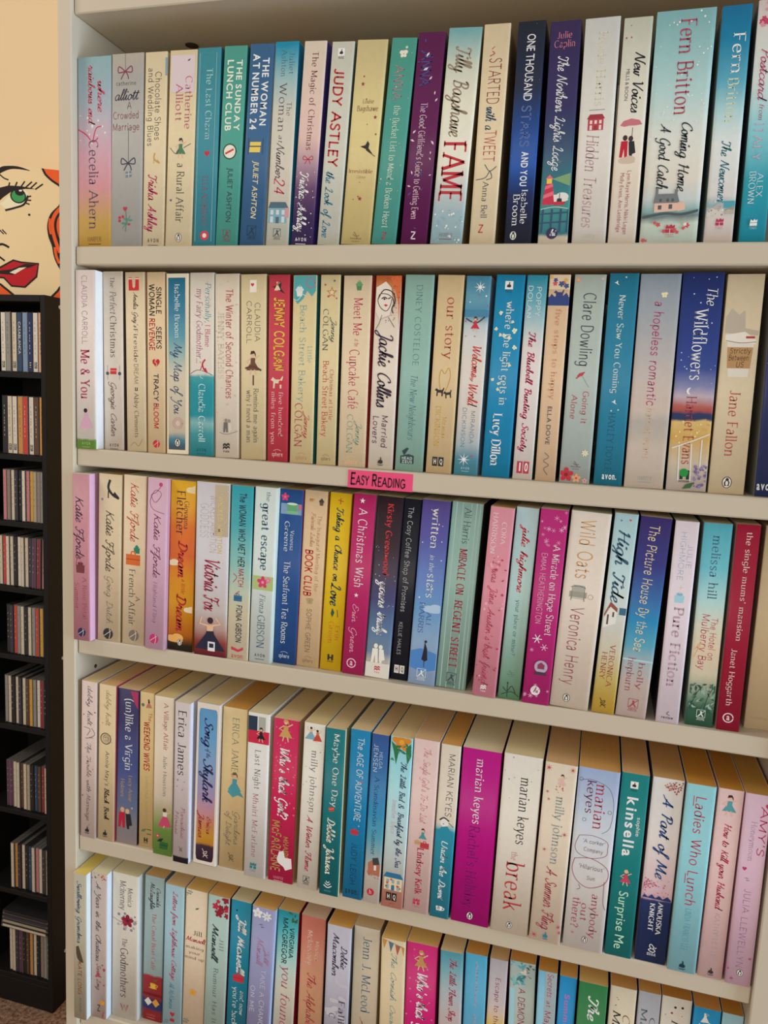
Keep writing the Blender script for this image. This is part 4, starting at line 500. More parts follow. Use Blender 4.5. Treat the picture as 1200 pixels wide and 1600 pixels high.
FOURTH = [
("slim pinkish paperback with spidery grey handwriting, left end of the fourth shelf", "ceb9b2@0 cab4ae@1", "b8a8a0 c0b4b0", "c8a880",
 "A V st 544c54 42 70 2.5 27 debby holt;S 585058 .6 20,29 60,30 40,34;S 585058 .6 70,29 90,33 40,36;S 585058 .6 30,36 80,35;T V st 504850 40 66 38.5 89 The Trouble with Marriage;D dot 12 8 6 94 1 92 5c5058;M SWAN 46 95 38 2c2a2c"),
("slim sandy paperback with a round portrait emblem and red side", "d0ba94@0 ccb68e@1", "c0a880 b04858", "c09868",
 "A V st 98886a 44 70 3 25 debby holt;I dot 44 34 66 4c443c;I dot 44 34 56 c8b490;I face 44 34 44 4c443c 4c443c;T V hd 585048 44 66 42 64.5 Annie May's;T V sh 282424 40 66 65.5 86 Black Book;M SWAN 46 95 36 2c2a2c;D dot 8 6 6 94 1 92 a89870"),
("navy-to-grey paperback with a flirting couple in red and black", "2e2858@0 34305e@.2 46528a@.5 68789e@.72 94949e@.85 a89ca0@1", "7c3c58 242038", "bc9c74",
 "B a83860 60,1 98,1 98,12 80,8;T V se dce0e4 38 72 6 52.5 (un)like a Virgin;A V se b8965c 58 76 55 72 Lucy-Anne;A V se b8965c 20 38 58 70 Holmes;I couple 44 83 100 b02038 28242c c8a080;I dot 76 76 10 9ca0b8"),
("straw paperback with a woman's picture at its head and scratchy red capitals", "d2ba86@0 ceb480@1", "c0a470", "c49c64",
 "I skirtgirl 62 7 60 b87868 342c2c 342c2c;I dot 22 8 22 5c7468;T V hd b03028 62 84 12.5 18 The;T V hb b4281c 34 70 18.5 50 WEEKEND WIVES;A V mo b49868 44 62 53.5 86 CHRISTINA HOPKINSON;I leaf 36 89 40 5c7460;S 302c28 .8 60,88 90,88;S 302c28 .8 60,91 90,91;M HOD 52 95.5 34 302824"),
("cream and green paperback with a girl in a pink skirt above a watering can", "d8cab6@0 d8cab8@.62 b8b888@.72 80a454@.82 689a3c@1", "c8b8a0 d0c4b4", "c8a878",
 "T V se ac4c60 50 72 4 33.5 A Village Affair;A V se 647880 50 68 36.5 62.5 Julie Houston;I skirtgirl 60 76 100 c0486c d8d4cc 4c3428;I flower 26 88 24 c84858 e0c8c0;I box 58 93.5 50 2c6434 243c28;I leaf 40 90.5 34 24302c"),
("lavender-grey paperback with a black band at its foot", "c4b8b8@0 c0b2b4@.94 c0b2b4@.945 222228@.95 202028@1", "b0a4a8 ccccdc", "c8b498",
 "A V se 34343c 24 74 5 45.5 Erica James;D sparkle 6 14 10 90 46 55 505058;T V st 9c5c68 50 74 64 84 Paradise;T V st 9c5c68 12 36 67 82 House;M ORI 52 91.5 36 504c54"),
("white-edged paperback with a rounded sunset panel, blue above orange", "4f88b4@0 5c90b8@.2 7c90b4@.4 a08cac@.55 c89098@.66 d08c64@.72 d8a038@.8 d49430@.85 4a3448@.865 34283a@1", "d4c8bc d4ccc4", "c8aa80",
 "R d6cabe 0 11 0 100;R d6cabe 89 100 0 100;R d6cabe 0 100 0 3.5;R d6cabe 0 100 97.7 100;B d6cabe 8,3 24,3 14,4 11,6.5;B d6cabe 92,3 76,3 86,4 89,6.5;B d6cabe 8,98 24,98 14,97 11,94;B d6cabe 92,98 76,98 86,97 89,94;T V sk 2c3060 36 70 9 26 Song;T V sc 2c3060 46 62 27.5 33 of the;T V sk 2c3060 34 72 34 60 Skylark;A V sk a43430 56 74 69 80 Erica;A V sk a43430 20 42 67 83 James;M ORI 52 93 40 ccb8ac"),
("sandy yellow paperback with a woman in a teal skirt", "d2bb8c@0 ceb484@1", "c0a470", "b08040",
 "A V sl 647470 42 68 6 43 ERICA JAMES;I woman 56 46 90 4a98a8 6c5844;B 4a98a8 46,46.5 62,46.5 96,54 70,53 50,55 28,52;T V st 74766a 60 82 63 84 Gardens;T V st 74766a 26 46 64 85 of Delight;M ORI 50 93 38 605840"),
("white paperback with a woman on a red block at its head", "d6d2ce@0 d2cecb@1", "c8c4c0 d8d4d0", "c8b08c",
 "R 28384a 2 44 2 10.5;R a4a49c 50 82 2 10.5;R c02844 2 100 10.5 18;I woman 62 12.5 66 201c24 201c24;T V sl 4a4440 38 64 22 46 Last Night;A V sl a44862 34 58 48.5 88 Mhairi McFarlane;M HC 44 93.5 38 2c7478"),
("crimson paperback on the fourth shelf with gold figure, white script and a torn white sticker", "c22252@0 be1e4e@1", "c8b088 b89878", "c4a478",
 "D dot 34 6 6 94 4 60 d8688c;I woman 48 6.5 86 c09858 c09858;T V sh ecdedf 30 66 17 60.5 Who's that Girl?;A V mb b08c50 58 78 71 84 MHAIRI;A V mb b08c50 12 46 62 94 McFARLANE;B dcd8d6 42,81 60,80 66,84 92,84 96,90 70,92 62,90 40,88 34,86;M HARPER 44 97.6 44 e0a8b4"),
("white paperback with a flamenco couple at its head", "dad4ca@0 dad2c6@1", "ccc4b4 c8b890", "c8aa7c",
 "I gown 34 6 58 7ca4b4 302428;I skirtgirl 64 7 58 c04838 b87848 302420;T V sl 504c48 42 70 16 53.5 milly johnson;T V sk b0444c 36 64 55 88.5 A Winter Flame;M SS 46 94.5 36 403c3c;D dot 6 4 8 92 16 50 686060"),
("dark teal paperback with a red envelope and white lettering", "147078@0 126c74@1", "105c64 d8c898", "c4a880",
 "T V se e4e0d6 44 74 3 46.5 Maybe One Day;I box 46 47.5 32 c03c38 e0a090 @15;A V sh e4dcc8 28 66 53 87 Debbie Johnson;M BOOKS 44 93.5 40 dce4e0;P H sa 5c9c9c 26 62 97 98 HEADLINE"),
("strong blue paperback with thin white capitals and a red suitcase", "147cac@0 1276a6@1", "106898 78aed0", "c4a880",
 "T V hd dce8ec 40 70 4.5 53.5 The AGE OF ADVENTURE;I case 46 60 40 b83440 a02c38;I heart 66 30 14 b86088;I sparkle 66 56 14 e8e8e8;A V mo 16345c 36 64 66.5 92 JUDY LEIGH;M AVN 48 96 58 143054"),
("blue-to-white paperback with a brick seaside house and a small red roundel", "30508e@0 2a649c@.2 3488b4@.45 58a4bc@.6 a4bcc0@.72 d4ccc4@.8 d2c8be@1", "284478 1c2438", "c0a078",
 "A V mo ccd8e8 50 68 10 20 HELGA;A V mo ccd8e8 16 40 6 22.5 JENSEN;T V se 1c4474 32 58 25 71.5 A Scandinavian Summer;B a86850 20,76 60,73 92,76 92,83 20,83;B 3c3c40 44,73 78,72 90,76 50,77;R d8d0c8 56 70 77 80;D dot 10 8 10 95 81 86 b87868 8c5c50;M H 44 93.5 44 b8283c"),
("pale blue paperback with an orange flower at its head and a blue-roofed house", "84c4d0@0 98ccd4@.25 b4d0d4@.5 c8d4d4@.7 c4ccc8@.78 c8a090@.85 cc8c7c@.9 c88474@1", "8cb8c0 28303c", "c8a87c",
 "I flower 50 3 86 d08028 d8a040;B 2c7048 4,3 24,5 40,8 30,16 18,9;B 2c7048 70,6 92,3 98,10 80,15;D leaf 10 22 8 96 4 15 3c8054 2c6c50;T V sk 2c3462 54 78 14 75.5 The Little Bed & Breakfast by the Sea;A V se d09ca8 26 44 36 56.5 Jennifer Joyce;I house 50 84.5 90 d8c8a4 2c6c94 8ca0a4;D dot 6 10 10 92 81 88 c84848 4c7c50;M HQ 46 93.5 48 2c2420;S a05c4c 1 10,96 30,96.5;S a05c4c 1 40,98 60,97.5"),
("pale pink paperback with a girl perched on red suitcases", "d8bcb8@0 d4b6b2@1", "c8a8a4 d8ccc4", "bc9870",
 "T V st c47484 42 68 4.5 47 The Single Girl's To-Do List;I woman 58 54 54 4c8c94 3c2c28;I case 68 60 36 b83c44 902c34;I case 40 59 24 c09868 a07c50;A V sf b0284c 42 66 62 89.5 Lindsey Kelk;M HC 50 94 34 b83450"),
("slim cream and teal paperback with a girl wrapped in a duvet", "d2c6b6@0 d0c4b4@.43 8cb0b4@.46 2c8ca4@.475 28849c@1", "b8b0a4 204c5c", "b88848",
 "A V mo 46443f 44 74 5 41 MARIAN KEYES;I dot 44 44.5 44 e0dcd4;S 302c2c 1.4 20,43 40,41.5 66,43;S 302c2c .6 66,44 90,46;I dot 40 45 6 302c2c;B 2888a0 6,50 30,47 60,46 94,51 94,56 6,56;T V sk dce4e4 38 70 54.5 88.5 Under the Duvet;I cup 50 94.5 52 e4e4e0 2a6c80 e4e4e0;M PENG 46 94.2 18 303030"),
("thick bright magenta paperback with white and dark purple lettering", "b20c7c@0 ae0878@1", "980868 880860", "c8b090",
 "A V se ecdcdf 38 60 5.5 42.5 marian keyes;T V sl 581860 32 58 43.5 91 Rachel's Holiday;M PENG 50 95.3 20 3c1438"),
("thick off-white paperback with a big red lowercase word", "dad2c8@0 dad0c2@.6 d6c8b4@1", "c8bca4 b8a078", "c8ac84",
 "A V se 302e30 48 74 12 49.5 marian keyes;T V sl b4484c 40 56 53.5 58.5 the;T V se b43c44 30 74 59.5 88 break;M PENG 50 95.3 18 34302c;D dot 8 2.5 2 98 0 30 504840"),
("cream paperback with crimson splashes at its corners and a tiny woman figure", "d8c8b4@0 d6c4b0@1", "c8b49c d8ccb8", "b89468",
 "I burst 12 3 26 b8384c;I burst 86 2.5 24 b8384c;I burst 14 16 16 b8384c;I burst 20 20 14 b8384c;I burst 80 38 22 b8384c;I burst 22 48 18 b8384c;I burst 90 90 22 b8384c;I burst 96 93 22 b8384c;I burst 16 97 26 b83850;I woman 56 9 44 d8b0a8 3c2c24;D dot 8 5 40 70 11 16 c05060;T V se 889494 44 70 18 56 milly johnson;T V sc a43c4c 36 70 57.5 92.5 A Summer Fling;M SWAN 52 96 22 2c788c"),
("thick paperback pale blue at its head with hand-drawn speech bubbles", "98a8ca@0 a4b0ca@.1 b8c0cc@.25 c8c8ce@.4 d2cecc@.6 d2cac4@1", "a8a8b0 b8c0d4", "b88c50",
 "A V se b03c4c 46 72 8 33 marian;A V se 6c2c4c 24 44 6.5 25 keyes;S 403c48 .35 6,7 30,6 56,7 80,10 92,18 88,30 70,34;I ring 8 6.5 10 403c48;I ring 84 22 10 403c48;I ring 24 28 10 403c48;S 7c4458 .5 16,37 50,36 84,38 88,42 84,46 50,48.5 18,47 8,43 16,37;T H hd 705c5c 26 82 38.5 40.5 'A corker';T H hd 705c5c 30 78 43 45 Company;S 98384c .6 10,50 50,48.6 88,52 96,57 84,62 50,65 20,62 6,56 10,50;T H hd 705c5c 22 86 52.5 54.8 'Hilarious';T H hd 705c5c 44 66 58.5 60.5 Sun;S 7c4458 .5 26,64 30,66 22,67;S 7c4458 .5 88,60 90,72 100,76;T V se a44c58 62 80 68 93 anybody;T V se a44c58 38 54 74 84.5 out;T V se a44c58 16 34 71.5 89 there?;I heart 22 91.5 7 c06878;M PENG 54 94.2 16 383438"),
("deep teal paperback with big white lowercase name and a woman in a red dress", "147a7a@0 107474@1", "0c6064 b8c8c8", "b89060",
 "M SWANB 48 6 28 242828;A V sa dce8e4 70 84 22.5 33 sophie;A V sb e4e8e4 28 66 12 45 kinsella;I woman 50 56 66 c0405c d8b080;T V sa b4d8bc 32 66 63.5 96 Surprise Me"),
("blossom-topped paperback turning from pale pink to navy", "d6d2ce@0 d4cac6@.3 d6c0c4@.5 d8b8c2@.6 d6b4c0@.632 28386c@.645 203262@.75 1c2e5e@1", "8c7474 182448", "b48c58",
 "I blossom 72 5 58 b05048 6c4040;I blossom 56 4 40 b86058 6c4040;T V sk 284c84 38 72 9 53 A Part of Me;I blossom 22 57 50 c04c64 7c4c50 @180;D dot 24 4 2 98 54 63 b85064 c87c8c;B 28386c 0,64.8 10,63 22,64.5 34,62.6 46,64.4 58,62.8 70,64.4 84,62.5 96,64 100,65;A V sf dcdce6 58 74 66.5 84 ANOUSKA;A V sf dcdce6 32 48 67.5 83 KNIGHT;M MB 52 92.5 36 d8dce8"),
("light turquoise paperback with red hand-drawn capitals", "8cc4cc@0 84bcc8@1", "a4a8a0 d8dcdc", "b07c34",
 "T V hc b43c50 36 70 6 64.5 Ladies Who Lunch;S b43c50 .7 28,6 28,11;S b43c50 .7 28,47 28,52;A V sl 5090a4 42 62 65.5 88.5 LINDA FRANCIS LEE;M SWAN 52 96 30 183044"),
("pink paperback with a dark-haired woman in a teal dress", "d8b6b4@0 d4b0b0@1", "c49c98 a87c7c", "a87430",
 "I woman 48 8 92 54949c 3c2024;T V sk b02c4c 38 66 17.5 62.5 How to Kill your Husband;A V sl ac9ca0 44 62 65 89.5 KATHY LETTE;M SWAN 52 96.3 30 383038"),
("mauve pink paperback with small crimson hearts, right end of the fourth shelf", "ceacbc@0 caa6b8@1", "c090a0 b88ca4", "a88040",
 "I heart 90 5.5 26 b03860;T V hd b03c68 64 90 6 31.5 AMY'S;T V se b090a4 34 54 14 34.5 Honeymoon;I heart 26 38.5 18 b03860;I birds 40 44 22 586068;A V mo 98788c 36 60 49 91 JULIA LLEWELLYN;M PENG 54 93.3 28 383038;I burst 86 85 20 a82c50;I burst 24 97 22 a82c50;I burst 6 92 18 a82c50"),
]
LOWEST = [
("grey-green paperback jutting out at the left end of the lowest shelf in view", "b0a894@0 aca490@1", "b8a070 d4dce0", "d8a858",
 "T V sh 4c6884 30 62 5 47 Swallowing Grandma;B 504434 20,50 40,49 62,55 80,60 50,60 30,58 22,55;A V hb 945c34 36 62 60 83 KATE LONG;P V mo 585040 44 60 85 95 PICADOR"),
("pinkish grey paperback edged with bright garden flowers", "b8a8a0@0 bca8a0@1", "b0a098 c8d0dc", "d0b898",
 "D dot 16 9 4 96 0 4 a83850 587048 c89848;T V sc 545864 32 62 6 60 A Year in the Chateau;A V sc 7c4858 38 64 62 80 Sarah Long;D heart 7 16 4 96 60 78 a83858;I daisy 76 88.5 36 d89820 c87818;P H mb 403c44 44 64 91 95 Z;S a83c58 1.2 76,99 84,95"),
("thick ivory paperback with a dark red flower and grey lettering", "ccc4b8@0 c8c0b4@1", "b8b0a8 c8ccc8", "c8b490",
 "A V se 544e50 60 78 9 22 Monica;A V se 544e50 30 52 5 25 McInerney;D dot 18 9 20 92 25 38 84808c a8a4a8;I flower 60 31.5 46 8c1c34 501824;I burst 46 33 40 9c2438;S 5c5454 .4 2,31 40,33 96,30;T V se 5a4c50 40 58 44 50 The;T V se 5a4c50 34 62 51 86 Godmothers;M WM 50 92.5 30 98485c"),
("grey-blue paperback with a red panel holding a yellow watering can", "9cb2b6@0 98b0b4@.66 a82c34@.675 a42830@.82 30387c@.84 30387c@.9 a42830@.92 a02830@1", "88a0a4", "c09860",
 "A V sk 283038 62 82 7 20 Cressida;A V sk 283038 30 52 4.5 22.5 McLaughlin;T V se c44050 42 62 25 64.5 The Canal Boat Caf\u00e9;I cup 54 75 46 d8b040 d8b040 c89830;I leaf 66 71 20 3c7048;R 6c1c24 0 100 81 82.5;B d8d4cc 10,87 30,84 50,87 30,90;B d0943c 50,87 70,84 90,87 70,90;M HARPER 46 96.5 50 d87070"),
("powder blue paperback with pink script, dipping below its neighbours", "98b6c0@0 94b2bc@1", "88a4ac b4bcc0", "c8a070",
 "T V sk b8446c 42 66 4 64 Letters from Lighthouse Cottage;A V sc 40788c 34 58 66 84 Ali McNamara;I heart 52 88 26 a82838;I case 52 92 24 a82c30 401c20;I sprig 20 94 30 607878"),
("warm beige paperback with small centred lettering and a gold blossom", "d6c2a8@0 d2bca2@1", "c0a888 b89c7c", "c89c58",
 "I sprig 16 2.5 30 6c8478;I leaf 54 12 18 4c7058;A H se 504848 38 84 27 30 Jill;A H sk b84458 6 94 31.5 34.5 Mansell;T H se 705c50 8 92 37.5 39.3 making;T H se 705c50 22 78 41 42.8 your;T H se 705c50 4 96 44.5 46.3 mind up;I flower 46 69 34 d0983c c88830;I sprig 16 90 34 687878"),
("pale green paperback with red flowers at its head and handwritten name", "a2b8b0@0 9eb4ac@1", "90a49c 8c3440", "c49050",
 "D flower 9 32 4 96 1 14 b82c44 8c2434;A V sl 74847c 62 80 27 36 Jill;A V sk 344448 26 54 19 42 Mansell;T V sl 546c6c 40 60 48 86 Rumour Has It;D flower 4 22 6 96 90 99 b03c50 8c2434"),
("strong teal-blue paperback with chunky white script and a red bag", "147e9a@0 107490@1", "0c6480", "c8b490",
 "I dot 30 6.5 8 101c24;A V sh e4e4de 40 76 10 47 Jill Mansell;I case 52 51 56 c03440 a02430;T V se d8dcd2 64 84 59 75.5 and now;T V se d8dcd2 28 52 57.5 84 you're back"),
("periwinkle paperback with white flowers at its head and widely spaced capitals", "9090b4@0 8c8cb2@1", "7c7ca0 a8b4d0", "c49454",
 "I flower 24 4 44 dcdce4 c8c0b0;I daisy 64 5 44 d8d8e0 c0b8b0;I birds 44 12 24 3c3c5c;A V st b06c94 62 80 25 35 Jill;A V st b06c94 30 54 20 37 Mansell;T V mo ccccdc 52 72 40 81 TAKE A CHANCE;T V mo ccccdc 12 30 52 70 ON ME"),
("paperback green-blue at its head with dark capitals and pink italics below", "148490@0 3ca0a4@.1 80b8b4@.24 b0c4ba@.36 c8c4b4@.5 c8bcac@1", "7ca4a0 a82438", "c49860",
 "D leaf 8 20 60 98 0 6 6c7430 385c34;A V hb 24444c 62 82 10 30 VIRGINIA;A V hb 24444c 28 50 4.5 34.5 MACGREGOR;T V it b04c64 34 74 36 92 you found me"),
("terracotta to sand paperback with cream surname and red script", "b86656@0 bc705c@.15 c48c70@.35 c89a78@.6", "a86454 402428", "c8a488",
 "A V se dcbcac 60 80 15 28 Monica;A V se dcbcac 28 52 9 31.5 McInerney;T V sc b44844 34 66 36 92 The Alphabet Sisters"),
("grey-lilac mottled paperback with dark blue handwriting", "b4b0bc@0 b0acb8@.3 a4a2b0@.6 b0aab4@1", "a09ca8 2c3038", "c08c48",
 "A V sk 3c3856 60 84 12 26 Debbie;A V sk 3c3856 26 50 5 31.5 Macomber;D cloud 8 40 10 90 35 60 bcb8c0;T V se 50485c 60 84 47 72 Falling;T V se 50485c 22 46 56 60 C"),
("stone-coloured paperback with large slate-blue serif name", "ccc0ac@0 c8bca8@1", "b8a890 a8987c", "c8a478",
 "A V se 54788a 38 70 6 54.5 Jenn J. McLeod;T V sc b46c3c 36 62 58 64 A"),
("cream paperback with a string of bunting at its head", "d0bc9a@0 ccb692@1", "c0a884 a89870", "c89858",
 "I bunting 52 5.5 100 c0883c 5c6c80 a85c4c;T V sc 86a09c 44 66 8 78 The Cornish Cream Tea Bus"),
("hot pink paperback on the lowest shelf with gold figure and white script", "c4206e@0 c01c6a@1", "a81858 982050", "c89a58",
 "D dot 40 6 6 94 4 90 b87850 d8709c;I woman 48 10 70 b88c54 b88c54;T V sh ecdee0 38 70 17.5 62 Who's that Girl?"),
("blue-to-mauve paperback with dark crimson script, right of the hot pink one", "4a8c9c@0 6c9ca4@.1 98a4a8@.22 b0a4a4@.36 b8a09c@.6", "8c9898 607078", "c8a478",
 "T V sk a83050 44 72 4 42 The Little Flower Shop"),
("sky blue paperback with a faint worn lilac title", "4ca4c6@0 509cbc@.3 6c9cb4@.6 7c98ac@1", "6c98ac 8c8c84", "b88440",
 "T V st b89cb8 50 68 4 60 summer secrets"),
("grey-mauve paperback turning yellow lower down, with plum handwriting", "aca4aa@0 b0a6a8@.22 c0ac9c@.3 ccac60@.38 c8a040@.5", "948c90 7c2c34", "bc9868",
 "T V hc 94405c 40 66 11 46 Escape to the C"),
("grey paperback with teal foliage and a small white bird at its head", "a8bcb8@0 acb4ac@.3 aab0aa@1", "98a49c 384444", "c08844",
 "D leaf 26 22 2 60 0 14 5ca8b0 3c8890 7cc0c4;D leaf 8 14 55 98 0 8 587068 485c58;I bird 58 6.5 44 d8d4cc;S 3c4444 .5 34,9 60,7.5 84,8.5;R a0ccd8 2 24 16 100;T V hd a03c58 38 62 15.5 38 A DEMON"),
("pale blue and grey paperback with red lettering starting at its very top", "78b0cc@0 7cb4cc@.1 88b4c4@.4", "5c98b4 3c6474", "b8843c",
 "R 9ca8ac 40 98 0 100;T V hd a03454 52 80 1 15 Secrets;T V hd a03454 52 74 17 21 at;T V hd a03454 46 76 23 38 Maple"),
("slim strong blue paperback with mauve lettering", "1a84bc@0 167cb4@1", "146ca0 1c2c3c", "bc8c48",
 "T V sb b070b0 36 64 10 34 Summer"),
("dark green paperback with flowing white script", "2c7440@0 286c3c@1", "205830 1c2c20", "c49858",
 "T V sk dce4d8 38 72 7 50 The Lonely"),
("oatmeal paperback with scattered dark spots and black italic lettering", "d2c4ac@0 cebea4@1", "bca88c a89070", "b8884c",
 "D dot 10 5 6 96 2 30 504840;T V it 2c2c30 18 46 14 26 Ma;T V it 806048 56 82 15 21 C"),
("plain mid-grey paperback with dark grey serif lettering", "a8a8ae@0 a4a4aa@1", "989898 848480", "c08c4c",
 "A V se 5c686e 58 82 14 30 Cat;A V se 5c686e 18 44 10 30 Matt"),
("off-white paperback with sparse dark red and black spots", "d4ccbe@0 d0c6b6@1", "c0b8a8 a8987c", "b07c38",
 "I dot 46 5.5 9 30282c;I dot 70 5 9 30282c;I dot 36 9 8 90384c;D dot 10 5 6 96 8 40 504048;T V it 2c2c34 38 66 13 20 M"),
("bright blue paperback with a white swirling figure at its head", "1a8cc0@0 1684b8@1", "146ca0 0c2c44", "b88448",
 "I skirtgirl 42 5.5 44 e4e4e0 e4e4e0 e4e4e0;S d8dcd0 .8 24,9 40,12 60,8 80,10 60,14"),
("pale blue paperback in the right corner of the lowest shelf", "94bcc8@0 98b0b4@1", "788c90 a0a8a8", "a87430",
 "I flower 54 8 30 a04c40 7c3430"),
]
